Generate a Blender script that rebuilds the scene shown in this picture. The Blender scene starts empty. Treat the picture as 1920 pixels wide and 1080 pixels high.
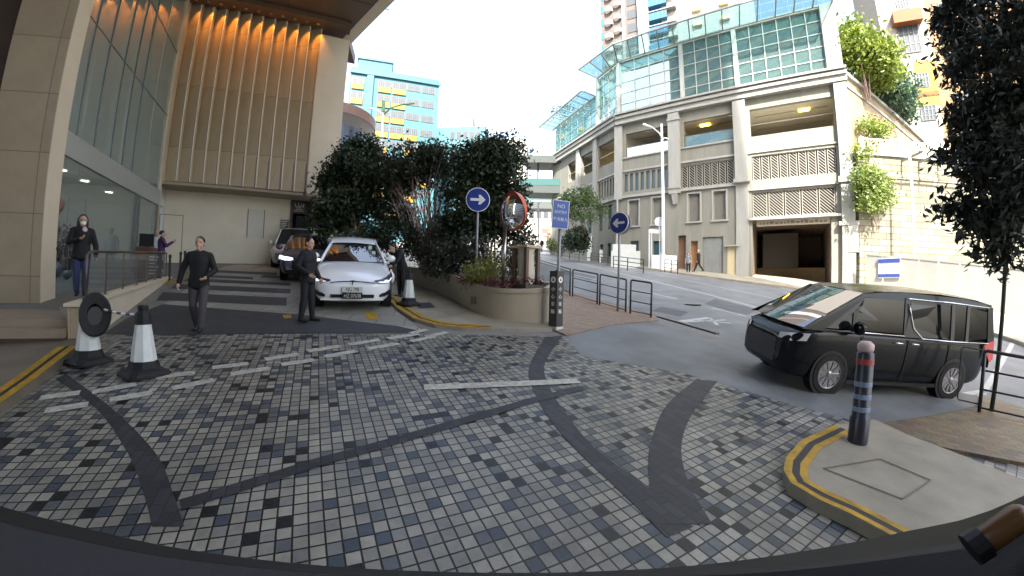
import bpy, math, random
import numpy as np
from math import sin, cos, radians, atan2, hypot, pi, sqrt
from mathutils import Matrix, Vector

SC = bpy.context.scene
COL = SC.collection
V = Vector

# ------------------------------------------------------------------ camera
FPX, K3, ROLL = 700.0, 0.225, radians(-1.4)      # lens of the dash camera in pixels of a 1920 wide frame
cd = bpy.data.cameras.new("camera")
cam = bpy.data.objects.new("camera", cd); COL.objects.link(cam)
cd.type = 'PANO'; cd.panorama_type = 'FISHEYE_LENS_POLYNOMIAL'
cd.sensor_width = 36.0; cd.sensor_height = 20.25; cd.sensor_fit = 'HORIZONTAL'
cd.fisheye_fov = radians(179)
_th = np.linspace(0.0, 1.25, 200); _rho = (_th + K3*_th**3)*FPX*36.0/1920.0
_A = np.stack([_rho, _rho**2, _rho**3, _rho**4], 1)
_k = np.linalg.lstsq(_A, _th, rcond=None)[0]
cd.fisheye_polynomial_k0 = 0.0
cd.fisheye_polynomial_k1, cd.fisheye_polynomial_k2, cd.fisheye_polynomial_k3, cd.fisheye_polynomial_k4 = [-float(x) for x in _k]
cd.clip_start = 0.01; cd.clip_end = 3000
cam.rotation_mode = 'XYZ'
cam.matrix_world = Matrix.Rotation(ROLL, 4, 'Y') @ Matrix.Rotation(radians(90), 4, 'X')
SC.camera = cam

# ------------------------------------------------------------------ light
SUN_AZ, SUN_EL = radians(184), radians(46)
w = bpy.data.worlds.new("World"); SC.world = w; w.use_nodes = True
nt = w.node_tree; nt.nodes.clear()
sky = nt.nodes.new('ShaderNodeTexSky'); sky.sky_type = 'NISHITA'; sky.sun_disc = False
sky.sun_elevation = SUN_EL; sky.sun_rotation = SUN_AZ
sky.air_density = 1.0; sky.dust_density = 5.0; sky.ozone_density = 1.0
bg = nt.nodes.new('ShaderNodeBackground'); bg.inputs[1].default_value = 0.15
wo = nt.nodes.new('ShaderNodeOutputWorld')
hs = nt.nodes.new('ShaderNodeHueSaturation'); hs.inputs['Saturation'].default_value = 0.7   # a hazy, milky sky
nt.links.new(sky.outputs[0], hs.inputs['Color']); nt.links.new(hs.outputs[0], bg.inputs[0]); nt.links.new(bg.outputs[0], wo.inputs[0])
sl = bpy.data.lights.new("sun", 'SUN'); sl.energy = 3.7; sl.angle = radians(0.5); sl.color = (1.0, 0.95, 0.86)
sun = bpy.data.objects.new("sun", sl); COL.objects.link(sun)
sdir = V((sin(SUN_AZ)*cos(SUN_EL), cos(SUN_AZ)*cos(SUN_EL), sin(SUN_EL)))
sun.rotation_euler = sdir.to_track_quat('Z', 'Y').to_euler()
sun.location = (20, -40, 80)
SC.view_settings.view_transform = 'Standard'; SC.view_settings.look = 'None'
SC.view_settings.exposure = 2.5; SC.view_settings.gamma = 1.0
SC.cycles.use_denoising = True
SC.cycles.max_bounces = 8; SC.cycles.transparent_max_bounces = 16
SC.cycles.sample_clamp_indirect = 6.0

# ------------------------------------------------------------------ where things stand
def ray(px, py):
    x = px-960; y = 540-py; r = hypot(x, y)/FPX; t = r
    for _ in range(30): t -= (t+K3*t**3-r)/(1+3*K3*t*t)
    s = sin(t)/max(r*FPX, 1e-9); d = (x*s, cos(t), y*s); c, s_ = cos(ROLL), sin(ROLL)
    return V((c*d[0]+s_*d[2], d[1], -s_*d[0]+c*d[2]))
DA, DB, DC = -2.0413, -0.05149, 0.13752          # forecourt plane
SA, SB, SS = -2.40, -0.018, 0.149                # street plane
def dz(x, y): return DA+DB*x+DC*y
def sz(x, y): return SA+SB*x+SS*y
def G(px, py, h=0.0):
    d = ray(px, py); return d*((DA+h)/(d.z-DB*d.x-DC*d.y))
def S(px, py, h=0.0):
    d = ray(px, py); return d*((SA+h)/(d.z-SB*d.x-SS*d.y))
def PV(px, py, P, u):                            # on the vertical plane through P along u
    d = ray(px, py); n = V((-u[1], u[0], 0)); return d*((n.x*P[0]+n.y*P[1])/(n.x*d.x+n.y*d.y))
def RR(px, py, R):                               # at ground distance R
    d = ray(px, py); return d*(R/hypot(d.x, d.y))
def frame(o, az, z=0):                           # local x runs along compass bearing az
    return Matrix.Translation((o[0], o[1], z)) @ Matrix.Rotation(pi/2-radians(az), 4, 'Z')
def slope_frame(x, y, az, plane='D', h=0.0):
    b, c = (DB, DC) if plane == 'D' else (SB, SS)
    z = (dz if plane == 'D' else sz)(x, y)+h
    up = V((-b, -c, 1)).normalized(); f = V((sin(radians(az)), cos(radians(az)), 0)); f = (f-up*f.dot(up)).normalized()
    l = up.cross(f)
    return Matrix(((f.x, l.x, up.x, x), (f.y, l.y, up.y, y), (f.z, l.z, up.z, z), (0, 0, 0, 1)))

# ------------------------------------------------------------------ materials
MATS = {}
def nd(t, typ, **kw):
    n = t.nodes.new(typ)
    for k, v in kw.items(): setattr(n, k, v)
    return n
def mat(name, col, rough=0.6, metal=0.0, var=0.0, scale=3.0, bump=0.0, bscale=40.0, spec=None, coat=0.0, emit=0.0, col2=None, trans=0.0, stretch=None):
    if name in MATS: return MATS[name]
    m = bpy.data.materials.new(name); m.use_nodes = True; t = m.node_tree
    b = t.nodes['Principled BSDF']
    b.inputs['Base Color'].default_value = (*col, 1); b.inputs['Roughness'].default_value = rough; b.inputs['Metallic'].default_value = metal
    if spec is not None: b.inputs['Specular IOR Level'].default_value = spec
    if coat: b.inputs['Coat Weight'].default_value = coat; b.inputs['Coat Roughness'].default_value = 0.04
    if emit: b.inputs['Emission Color'].default_value = (*col, 1); b.inputs['Emission Strength'].default_value = emit
    if trans: b.inputs['Transmission Weight'].default_value = trans
    tc = nd(t, 'ShaderNodeTexCoord')
    src = tc.outputs['Object']
    if stretch:
        mp = nd(t, 'ShaderNodeMapping'); mp.inputs['Scale'].default_value = stretch; t.links.new(src, mp.inputs[0]); src = mp.outputs[0]
    if var or col2:
        n = nd(t, 'ShaderNodeTexNoise'); n.inputs['Scale'].default_value = scale; n.inputs['Detail'].default_value = 6; n.inputs['Roughness'].default_value = 0.62
        t.links.new(src, n.inputs['Vector'])
        r = nd(t, 'ShaderNodeValToRGB'); r.color_ramp.elements[0].position = 0.3; r.color_ramp.elements[1].position = 0.7
        c2 = col2 or tuple(min(1, c*(1+var)) for c in col); c1 = col if col2 else tuple(c*(1-var) for c in col)
        r.color_ramp.elements[0].color = (*c1, 1); r.color_ramp.elements[1].color = (*c2, 1)
        t.links.new(n.outputs['Fac'], r.inputs[0]); t.links.new(r.outputs[0], b.inputs['Base Color'])
    if bump:
        n2 = nd(t, 'ShaderNodeTexNoise'); n2.inputs['Scale'].default_value = bscale; n2.inputs['Detail'].default_value = 4
        t.links.new(src, n2.inputs['Vector'])
        bp = nd(t, 'ShaderNodeBump'); bp.inputs['Strength'].default_value = bump; bp.inputs['Distance'].default_value = 0.02
        t.links.new(n2.outputs['Fac'], bp.inputs['Height']); t.links.new(bp.outputs[0], b.inputs['Normal'])
    MATS[name] = m; return m
def brick_mat(name, bw, bh, cols, mortar, ms=0.006, rot=0.0, offset=0.0, rough=0.55, bump=0.4, dirt=0.25, axes='XY', spec=0.4):
    """tiles or bricks: cols is a list of (position, colour), one colour drawn per brick"""
    m = bpy.data.materials.new(name); m.use_nodes = True; t = m.node_tree; b = t.nodes['Principled BSDF']
    b.inputs['Roughness'].default_value = rough; b.inputs['Specular IOR Level'].default_value = spec
    tc = nd(t, 'ShaderNodeTexCoord'); mp = nd(t, 'ShaderNodeMapping'); mp.inputs['Rotation'].default_value = (0, 0, rot)
    if axes == 'XZ':
        sp = nd(t, 'ShaderNodeSeparateXYZ'); cb = nd(t, 'ShaderNodeCombineXYZ')
        t.links.new(tc.outputs['Object'], sp.inputs[0]); t.links.new(sp.outputs[0], cb.inputs[0]); t.links.new(sp.outputs[2], cb.inputs[1]); t.links.new(cb.outputs[0], mp.inputs[0])
    elif axes == 'YZ':
        sp = nd(t, 'ShaderNodeSeparateXYZ'); cb = nd(t, 'ShaderNodeCombineXYZ')
        t.links.new(tc.outputs['Object'], sp.inputs[0]); t.links.new(sp.outputs[1], cb.inputs[0]); t.links.new(sp.outputs[2], cb.inputs[1]); t.links.new(cb.outputs[0], mp.inputs[0])
    else: t.links.new(tc.outputs['Object'], mp.inputs[0])
    br = nd(t, 'ShaderNodeTexBrick', offset=offset, squash=1.0)
    br.inputs['Color1'].default_value = (0, 0, 0, 1); br.inputs['Color2'].default_value = (1, 1, 1, 1); br.inputs['Mortar'].default_value = (.5, .5, .5, 1)
    br.inputs['Scale'].default_value = 1; br.inputs['Mortar Size'].default_value = ms; br.inputs['Mortar Smooth'].default_value = 0.15
    br.inputs['Brick Width'].default_value = bw; br.inputs['Row Height'].default_value = bh
    t.links.new(mp.outputs[0], br.inputs['Vector'])
    r = nd(t, 'ShaderNodeValToRGB'); r.color_ramp.interpolation = 'CONSTANT'
    el = r.color_ramp.elements
    for i, (p, c) in enumerate(cols):
        e = el[i] if i < 2 else el.new(p)
        e.position = p; e.color = (*c, 1)
    t.links.new(br.outputs['Color'], r.inputs[0])
    ns = nd(t, 'ShaderNodeTexNoise'); ns.inputs['Scale'].default_value = .7; ns.inputs['Detail'].default_value = 12; ns.inputs['Roughness'].default_value = 0.78
    t.links.new(tc.outputs['Object'], ns.inputs['Vector'])
    mr = nd(t, 'ShaderNodeMapRange'); mr.inputs[1].default_value = .3; mr.inputs[2].default_value = .7; mr.inputs[3].default_value = 1-dirt; mr.inputs[4].default_value = 1+dirt*.5
    t.links.new(ns.outputs['Fac'], mr.inputs[0])
    mu = nd(t, 'ShaderNodeMixRGB', blend_type='MULTIPLY'); mu.inputs[0].default_value = 1
    t.links.new(r.outputs[0], mu.inputs[1]); t.links.new(mr.outputs[0], mu.inputs[2])
    mx = nd(t, 'ShaderNodeMixRGB'); t.links.new(br.outputs['Fac'], mx.inputs[0]); t.links.new(mu.outputs[0], mx.inputs[1]); mx.inputs[2].default_value = (*mortar, 1)
    t.links.new(mx.outputs[0], b.inputs['Base Color'])
    bp = nd(t, 'ShaderNodeBump'); bp.inputs['Strength'].default_value = bump; bp.inputs['Distance'].default_value = 0.01; bp.invert = True
    ad = nd(t, 'ShaderNodeMath', operation='ADD'); n3 = nd(t, 'ShaderNodeTexNoise'); n3.inputs['Scale'].default_value = 45; n3.inputs['Detail'].default_value = 6
    t.links.new(tc.outputs['Object'], n3.inputs['Vector']); ml = nd(t, 'ShaderNodeMath', operation='MULTIPLY'); ml.inputs[1].default_value = 0.35
    t.links.new(n3.outputs['Fac'], ml.inputs[0]); t.links.new(br.outputs['Fac'], ad.inputs[0]); t.links.new(ml.outputs[0], ad.inputs[1])
    t.links.new(ad.outputs[0], bp.inputs['Height']); t.links.new(bp.outputs[0], b.inputs['Normal'])
    MATS[name] = m; return m
def glass_mat(name, tint, clear=0.5, refl=0.3, rough=0.02, refl_tint=(1, 1, 1), edge=True):
    """pane: part see-through, part mirror, part its own tint"""
    m = bpy.data.materials.new(name); m.use_nodes = True; t = m.node_tree; t.nodes.clear()
    o = nd(t, 'ShaderNodeOutputMaterial'); tr = nd(t, 'ShaderNodeBsdfTransparent'); tr.inputs[0].default_value = (*[min(1, c*1.0) for c in tint], 1)
    df = nd(t, 'ShaderNodeBsdfDiffuse'); df.inputs[0].default_value = (*[c*.5 for c in tint], 1)
    gl = nd(t, 'ShaderNodeBsdfGlossy'); gl.inputs['Roughness'].default_value = rough; gl.inputs[0].default_value = (*refl_tint, 1)
    m1 = nd(t, 'ShaderNodeMixShader'); m1.inputs[0].default_value = clear; t.links.new(df.outputs[0], m1.inputs[1]); t.links.new(tr.outputs[0], m1.inputs[2])
    m2 = nd(t, 'ShaderNodeMixShader'); t.links.new(m1.outputs[0], m2.inputs[1]); t.links.new(gl.outputs[0], m2.inputs[2])
    if edge:
        lw = nd(t, 'ShaderNodeLayerWeight'); lw.inputs[0].default_value = 0.25
        mr = nd(t, 'ShaderNodeMapRange'); mr.inputs[3].default_value = refl; mr.inputs[4].default_value = min(1, refl+.5)
        t.links.new(lw.outputs['Fresnel'], mr.inputs[0]); t.links.new(mr.outputs[0], m2.inputs[0])
    else: m2.inputs[0].default_value = refl
    t.links.new(m2.outputs[0], o.inputs[0]); MATS[name] = m; return m
def leaf_mat(name, c1, c2, trans=0.35, scale=2.5, rough=0.45):
    m = bpy.data.materials.new(name); m.use_nodes = True; t = m.node_tree; b = t.nodes['Principled BSDF']
    o = t.nodes['Material Output']
    b.inputs['Roughness'].default_value = rough
    tc = nd(t, 'ShaderNodeTexCoord'); n = nd(t, 'ShaderNodeTexNoise'); n.inputs['Scale'].default_value = scale; n.inputs['Detail'].default_value = 8; n.inputs['Roughness'].default_value = .75
    t.links.new(tc.outputs['Object'], n.inputs['Vector'])
    r = nd(t, 'ShaderNodeValToRGB'); r.color_ramp.elements[0].position = .32; r.color_ramp.elements[1].position = .68
    r.color_ramp.elements[0].color = (*c1, 1); r.color_ramp.elements[1].color = (*c2, 1)
    t.links.new(n.outputs['Fac'], r.inputs[0]); t.links.new(r.outputs[0], b.inputs['Base Color'])
    tl = nd(t, 'ShaderNodeBsdfTranslucent'); t.links.new(r.outputs[0], tl.inputs[0])
    mx = nd(t, 'ShaderNodeMixShader'); mx.inputs[0].default_value = trans
    t.links.new(b.outputs[0], mx.inputs[1]); t.links.new(tl.outputs[0], mx.inputs[2]); t.links.new(mx.outputs[0], o.inputs[0])
    MATS[name] = m; return m

# ------------------------------------------------------------------ mesh builder
WM = {}
class MB:
    def __init__(s, M=None): s.v = []; s.f = []; s.M = M or Matrix.Identity(4)
    def add(s, vs, fs):
        n = len(s.v); M = s.M
        s.v.extend([tuple(M @ V(p)) for p in vs]); s.f.extend([tuple(i+n for i in f) for f in fs]); return s
    def quad(s, *p): return s.add(p, [tuple(range(len(p)))])
    def boxb(s, x0, x1, y0, y1, z0, z1):
        return s.add([(x0, y0, z0), (x1, y0, z0), (x1, y1, z0), (x0, y1, z0), (x0, y0, z1), (x1, y0, z1), (x1, y1, z1), (x0, y1, z1)],
                     [(3, 2, 1, 0), (4, 5, 6, 7), (0, 1, 5, 4), (1, 2, 6, 5), (2, 3, 7, 6), (3, 0, 4, 7)])
    def box(s, c, d): return s.boxb(c[0]-d[0]/2, c[0]+d[0]/2, c[1]-d[1]/2, c[1]+d[1]/2, c[2]-d[2]/2, c[2]+d[2]/2)
    def hexa(s, b, t):                            # bottom 4 and top 4 points
        return s.add(list(b)+list(t), [(3, 2, 1, 0), (4, 5, 6, 7), (0, 1, 5, 4), (1, 2, 6, 5), (2, 3, 7, 6), (3, 0, 4, 7)])
    def bar(s, a, b, w_, h_, up=(0, 0, 1)):       # box along a-b
        a = V(a); b = V(b); d = (b-a).normalized(); u = V(up)
        if abs(d.dot(u)) > .95: u = V((1, 0, 0))
        l = u.cross(d).normalized()*(w_/2); k = d.cross(l).normalized()*(h_/2)
        return s.hexa([a-l-k, a+l-k, b+l-k, b-l-k], [a-l+k, a+l+k, b+l+k, b-l+k])
    def prism(s, pts, z0, z1):
        n = len(pts); g0 = z0 if callable(z0) else (lambda x, y: z0); g1 = z1 if callable(z1) else (lambda x, y: z1)
        vs = [(p[0], p[1], g0(p[0], p[1])) for p in pts]+[(p[0], p[1], g1(p[0], p[1])) for p in pts]
        return s.add(vs, [tuple(range(n-1, -1, -1)), tuple(range(n, 2*n))]+[(i, (i+1) % n, n+(i+1) % n, n+i) for i in range(n)])
    def xz(s, pts, y0, y1):                       # polygon in x,z given depth along y
        n = len(pts); vs = [(p[0], y0, p[1]) for p in pts]+[(p[0], y1, p[1]) for p in pts]
        return s.add(vs, [tuple(range(n)), tuple(range(2*n-1, n-1, -1))]+[(i, n+i, n+(i+1) % n, (i+1) % n) for i in range(n)])
    def tube(s, path, r, n=8, cap=True):
        P = [V(p) for p in path]; R = r if isinstance(r, (list, tuple)) else [r]*len(P)
        vs = []; fs = []; ref = None
        for i, p in enumerate(P):
            d = (P[min(i+1, len(P)-1)]-P[max(i-1, 0)]).normalized()
            if ref is None: ref = d.orthogonal().normalized()
            ref = (ref-d*ref.dot(d)); ref = ref.normalized() if ref.length > 1e-6 else d.orthogonal().normalized()
            q = d.cross(ref)
            for k in range(n):
                a = 2*pi*k/n; vs.append(p+(ref*cos(a)+q*sin(a))*R[i])
        for i in range(len(P)-1):
            for k in range(n):
                fs.append((i*n+k, i*n+(k+1) % n, (i+1)*n+(k+1) % n, (i+1)*n+k))
        if cap: fs.append(tuple(range(n-1, -1, -1))); fs.append(tuple((len(P)-1)*n+k for k in range(n)))
        return s.add(vs, fs)
    def lathe(s, prof, c=(0, 0, 0), n=24, axis='Z', a0=0.0, a1=2*pi, sq=False):
        full = abs(a1-a0-2*pi) < 1e-6; m = n if full else n+1; vs = []; fs = []
        for (r, z) in prof:
            for k in range(m):
                a = a0+(a1-a0)*k/n; x, y = r*cos(a), r*sin(a)
                p = (x, y, z) if axis == 'Z' else ((x, z, y) if axis == 'Y' else (z, x, y))
                vs.append((p[0]+c[0], p[1]+c[1], p[2]+c[2]))
        for i in range(len(prof)-1):
            for k in range(n):
                k2 = (k+1) % m if full else k+1
                fs.append((i*m+k, i*m+k2, (i+1)*m+k2, (i+1)*m+k))
        if full and prof[0][0] > 1e-4: fs.append(tuple(range(m-1, -1, -1)))
        if full and prof[-1][0] > 1e-4: fs.append(tuple((len(prof)-1)*m+k for k in range(m)))
        return s.add(vs, fs)
    def ball(s, c, r, n=12, m=8):
        r = r if isinstance(r, (tuple, list)) else (r, r, r)
        vs = [(c[0], c[1], c[2]-r[2])]
        for i in range(1, m):
            p = -pi/2+pi*i/m
            for k in range(n): vs.append((c[0]+r[0]*cos(p)*cos(2*pi*k/n), c[1]+r[1]*cos(p)*sin(2*pi*k/n), c[2]+r[2]*sin(p)))
        vs.append((c[0], c[1], c[2]+r[2])); fs = []
        for k in range(n): fs.append((0, 1+(k+1) % n, 1+k))
        for i in range(m-2):
            for k in range(n): fs.append((1+i*n+k, 1+i*n+(k+1) % n, 1+(i+1)*n+(k+1) % n, 1+(i+1)*n+k))
        o = 1+(m-2)*n
        for k in range(n): fs.append((o+k, o+(k+1) % n, len(vs)-1))
        return s.add(vs, fs)
    def grid(s, rows):
        n = len(rows[0]); vs = [p for r in rows for p in r]
        return s.add(vs, [(i*n+k, i*n+k+1, (i+1)*n+k+1, (i+1)*n+k) for i in range(len(rows)-1) for k in range(n-1)])
    def capsule(s, a, b, ra, rb, n=10):
        a = V(a); b = V(b); d = (b-a); L = d.length; d = d/L if L > 1e-6 else V((0, 0, 1))
        path = []; rr = []
        for q in (-.99, -.8, -.45): path.append(a+d*ra*q); rr.append(ra*sqrt(1-q*q))
        path.append(a); rr.append(ra); path.append(b); rr.append(rb)
        for q in (.45, .8, .99): path.append(b+d*rb*q); rr.append(rb*sqrt(1-q*q))
        return s.tube(path, rr, n)
    def build(s, name, m, parent=None, smooth=False, subsurf=0, bevel=0.0, voxel=0.0, mods=True, auto=None, smooth_it=5):
        me = bpy.data.meshes.new(name)
        vs = s.v
        if parent is not None:
            inv = WM[parent.name].inverted(); vs = [tuple(inv @ V(p)) for p in vs]
        me.from_pydata(vs, [], s.f); me.update()
        ms = m if isinstance(m, (list, tuple)) else [m]
        for q in ms: me.materials.append(q)
        o = bpy.data.objects.new(name, me); COL.objects.link(o)
        if voxel:
            md = o.modifiers.new('r', 'REMESH'); md.mode = 'VOXEL'; md.voxel_size = voxel; md.use_smooth_shade = True
            sm = o.modifiers.new('s', 'SMOOTH'); sm.factor = .5; sm.iterations = smooth_it
            dg = bpy.context.evaluated_depsgraph_get(); dg.update()
            nm = bpy.data.meshes.new_from_object(o.evaluated_get(dg)); o.modifiers.clear(); o.data = nm; bpy.data.meshes.remove(me); me = nm; me.name = name
            me.materials.clear()
            for q in ms: me.materials.append(q)
            smooth = True
        if bevel:
            md = o.modifiers.new('b', 'BEVEL'); md.width = bevel; md.segments = 2; md.limit_method = 'ANGLE'; md.angle_limit = radians(40)
        if subsurf:
            md = o.modifiers.new('ss', 'SUBSURF'); md.levels = subsurf; md.render_levels = subsurf
        if smooth: me.polygons.foreach_set('use_smooth', [True]*len(me.polygons))
        if auto:
            import bmesh
            bm = bmesh.new(); bm.from_mesh(me)
            for e in bm.edges:
                if len(e.link_faces) == 2 and e.calc_face_angle(0) > radians(auto): e.smooth = False
            for f in bm.faces: f.smooth = True
            bm.to_mesh(me); bm.free()
        if parent is not None: o.parent = parent; WM[o.name] = WM[parent.name]
        else: WM[o.name] = Matrix.Identity(4)
        return o
def tag(o, label, cat, group=None, kind=None):
    o['label'] = label; o['category'] = cat
    if group: o['group'] = group
    if kind: o['kind'] = kind
    return o
def struct(o): o['kind'] = 'structure'; return o
def thing(name, label, cat, M, group=None):
    if not isinstance(M, Matrix): M = Matrix.Translation(M)
    o = bpy.data.objects.new(name, None); COL.objects.link(o); o.empty_display_size = .2
    o.matrix_world = M; WM[o.name] = M.copy()
    tag(o, label, cat, group); return o
def setM(o, M): o.matrix_world = M; WM[o.name] = M.copy()
def dup(root, M, label, group=None):
    r = root.copy(); COL.objects.link(r); setM(r, M); r['label'] = label
    if group: r['group'] = group
    def rec(a, b):
        for ch in list(a.children):
            c = ch.copy(); COL.objects.link(c); c.parent = b; WM[c.name] = M.copy(); rec(ch, c)
    rec(root, r); return r
def text_mesh(name, txt, size, m, M, parent, extrude=0.002, align='CENTER', bold=0.0):
    cu = bpy.data.curves.new(name, 'FONT'); cu.body = txt; cu.size = size; cu.align_x = align; cu.align_y = 'CENTER'; cu.extrude = extrude; cu.offset = bold
    o = bpy.data.objects.new(name, cu); COL.objects.link(o)
    dg = bpy.context.evaluated_depsgraph_get(); dg.update()
    me = bpy.data.meshes.new_from_object(o.evaluated_get(dg)); bpy.data.objects.remove(o)
    L = WM[parent.name].inverted() @ M; me.transform(L); me.materials.clear(); me.materials.append(m)
    ob = bpy.data.objects.new(name, me); COL.objects.link(ob); ob.parent = parent; WM[ob.name] = WM[parent.name]
    return ob
def leaves(name, blobs, n, size, m, parent, seed=1, clump=0.35, per=14, aspect=0.55, shell=0.6, droop=0.0):
    """leaf clumps spread through ellipsoids (centre, radii): each leaf is a folded blade of two faces"""
    rng = np.random.default_rng(seed)
    vol = np.array([b[1][0]*b[1][1]*b[1][2] for b in blobs])**0.67; pr = vol/vol.sum()
    nc = max(1, n//per); ci = rng.choice(len(blobs), nc, p=pr)
    d = rng.normal(size=(nc, 3)); d /= np.linalg.norm(d, axis=1)[:, None]
    rad = rng.uniform(0, 1, nc)**(1/3.0)*(1-shell)+shell*rng.uniform(.75, 1.06, nc)
    cen = np.array([blobs[i][0] for i in ci], float)+d*rad[:, None]*np.array([blobs[i][1] for i in ci], float)
    c = np.repeat(cen, per, 0); od = np.repeat(d, per, 0)
    N = len(c); off = rng.normal(size=(N, 3))*clump*0.55; c = c+off
    ax = od*0.5+rng.normal(size=(N, 3)); ax[:, 2] -= droop; ax /= np.linalg.norm(ax, axis=1)[:, None]
    q = rng.normal(size=(N, 3)); sd = np.cross(ax, q); sd /= np.linalg.norm(sd, axis=1)[:, None]; nn = np.cross(ax, sd)
    L = size*rng.uniform(.6, 1.3, N)[:, None]; W = L*aspect*.5
    vs = np.stack([c-ax*L*.5, c+sd*W+nn*W*.35, c+ax*L*.5, c-sd*W+nn*W*.35], 1).reshape(-1, 3)
    inv = np.array(WM[parent.name].inverted()) if parent is not None else np.eye(4)
    vs = vs@inv[:3, :3].T+inv[:3, 3]
    b = np.arange(N)*4; tri = np.stack([b, b+1, b+2, b, b+2, b+3], 1).reshape(-1)
    me = bpy.data.meshes.new(name); me.vertices.add(N*4); me.vertices.foreach_set('co', vs.astype(np.float32).ravel())
    me.loops.add(N*6); me.loops.foreach_set('vertex_index', tri.astype(np.int32)); me.polygons.add(N*2)
    me.polygons.foreach_set('loop_start', np.arange(0, N*6, 3, dtype=np.int32)); me.polygons.foreach_set('loop_total', np.full(N*2, 3, np.int32))
    me.update(); me.validate(); me.materials.append(m)
    o = bpy.data.objects.new(name, me); COL.objects.link(o)
    if parent is not None: o.parent = parent; WM[o.name] = WM[parent.name]
    return o

# ------------------------------------------------------------------ shared materials
stone = mat('cream_stone', (.52, .435, .30), .5, var=.1, scale=1.3, bump=.06, bscale=30)
stone2 = mat('cream_stone_smooth', (.60, .52, .39), .5, var=.06, scale=.8)
pale = mat('pale_wall', (.74, .68, .54), .65, var=.07, scale=.9, bump=.04)
brown = mat('dark_bronze', (.07, .045, .03), .45, var=.15)
soffit = mat('brown_soffit', (.10, .065, .042), .5, var=.12, scale=.6)
joint = mat('joint_line', (.16, .14, .11), .8)
steel = mat('brushed_steel', (.55, .54, .52), .28, 1.0)
black = mat('black_paint', (.006, .006, .007), .4)
rubber = mat('black_rubber', (.007, .007, .008), .7, var=.3, scale=8)
white = mat('white_paint', (.78, .78, .76), .45, var=.05)
yellow = mat('yellow_line', (.36, .215, .010), .55, var=.38, scale=9)
blackline = mat('black_line', (.02, .018, .02), .6)
asphalt = mat('asphalt', (.135, .144, .15), .5, var=.3, scale=.9, bump=.25, bscale=120)
concrete = mat('concrete', (.17, .165, .15), .8, var=.16, scale=1.8, bump=.12, bscale=70)
concrete2 = mat('beige_concrete', (.25, .225, .17), .7, var=.24, scale=1.5, bump=.1, bscale=60)
darkband = mat('dark_paving', (.036, .038, .043), .65, var=.22, scale=5, bump=.15, bscale=60)
roadwhite = mat('road_white', (.38, .38, .36), .6, var=.2, scale=7, bump=.1)
chevwhite = mat('worn_white', (.40, .395, .345), .6, var=.34, scale=14)
pavers = brick_mat('mosaic_pavers', .112, .104, [(0, (.265, .258, .222)), (.14, (.21, .21, .188)), (.30, (.30, .29, .245)), (.48, (.24, .234, .20)), (.66, (.185, .188, .178)), (.75, (.062, .078, .098)), (.84, (.10, .112, .122)), (.935, (.013, .015, .018))],
                   (.016, .016, .015), ms=.007, rot=radians(62), offset=0.0, rough=.40, bump=1.0, dirt=.55)
slabs = brick_mat('granite_slabs', .60, .9, [(0, (.30, .29, .255)), (.5, (.26, .25, .22))], (.06, .06, .05), ms=.008, rot=radians(-12), offset=.5, bump=.2, dirt=.2)
redbrick = brick_mat('brick_pavement', .21, .105, [(0, (.23, .155, .115)), (.35, (.25, .18, .125)), (.62, (.20, .14, .11)), (.8, (.26, .20, .13))], (.12, .09, .07), ms=.006, rot=radians(35), offset=.5, bump=.3, dirt=.3)
yelbrick = brick_mat('worn_brick_pavement', .21, .105, [(0, (.17, .115, .065)), (.35, (.20, .15, .075)), (.62, (.13, .10, .07)), (.8, (.19, .16, .09))], (.07, .06, .045), ms=.007, rot=radians(35), offset=.5, bump=.35, dirt=.5)
sett = brick_mat('dark_setts', .2, .1, [(0, (.030, .031, .037)), (.5, (.040, .042, .048))], (.02, .02, .02), ms=.006, rot=radians(62), offset=.5, bump=.4, dirt=.2)
chrome = mat('chrome', (.8, .8, .8), .08, 1.0)
skin = mat('skin', (.50, .30, .21), .5, var=.06, scale=12)
hairm = mat('black_hair', (.012, .010, .010), .5, var=.4, scale=60)
cloth_blk = mat('black_cloth', (.0045, .0045, .006), .8, bump=1.0, bscale=7)
bark = mat('bark', (.10, .075, .055), .85, var=.3, scale=14, bump=.5)

# ------------------------------------------------------------------ ground, road and pavements
def tz(x, y):
    yy = max(-45, min(92, y)); xx = max(-70, min(70, x)); return min(sz(xx, yy), dz(xx, yy) if y > -45 and x < 8 and y < 40 else 1e9)-.05
rows = []
xs = [-1500, -600, -250]+list(range(-120, 121, 6))+[250, 600, 1500]; ys = [-1500, -500, -200]+list(range(-90, 133, 6))+[250, 600, 1800]
struct(MB().grid([[(x, y, tz(x, y)) for x in xs] for y in ys]).build('ground', concrete, smooth=True))

def sheetD(name, pts, m, h=0.0, px=True):
    P = [tuple(G(*p)) if px else (p[0], p[1], dz(*p)) for p in pts]
    return struct(MB().add([(x, y, dz(x, y)+h) for x, y, z in P], [tuple(range(len(P)))]).build(name, m))
def sheetS(name, pts, m, h=0.0, px=True):
    P = [tuple(S(*p)) if px else (p[0], p[1], 0) for p in pts]
    return struct(MB().add([(x, y, sz(x, y)+h) for x, y, z in P], [tuple(range(len(P)))]).build(name, m))
def ribbonD(mb, pts, wd, h, px=True, off=0.0, z=dz):
    """flat strip of width wd along a polyline on the forecourt"""
    P = [V(G(*p)) if px else V((p[0], p[1], 0)) for p in pts]; L = []; R_ = []
    for i, p in enumerate(P):
        d = (P[min(i+1, len(P)-1)]-P[max(i-1, 0)]); d.z = 0; d.normalize(); n = V((d.y, -d.x, 0))
        a = p+n*(off-wd/2); b = p+n*(off+wd/2); L.append((a.x, a.y, z(a.x, a.y)+h)); R_.append((b.x, b.y, z(b.x, b.y)+h))
    mb.grid([L, R_]); return mb
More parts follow.
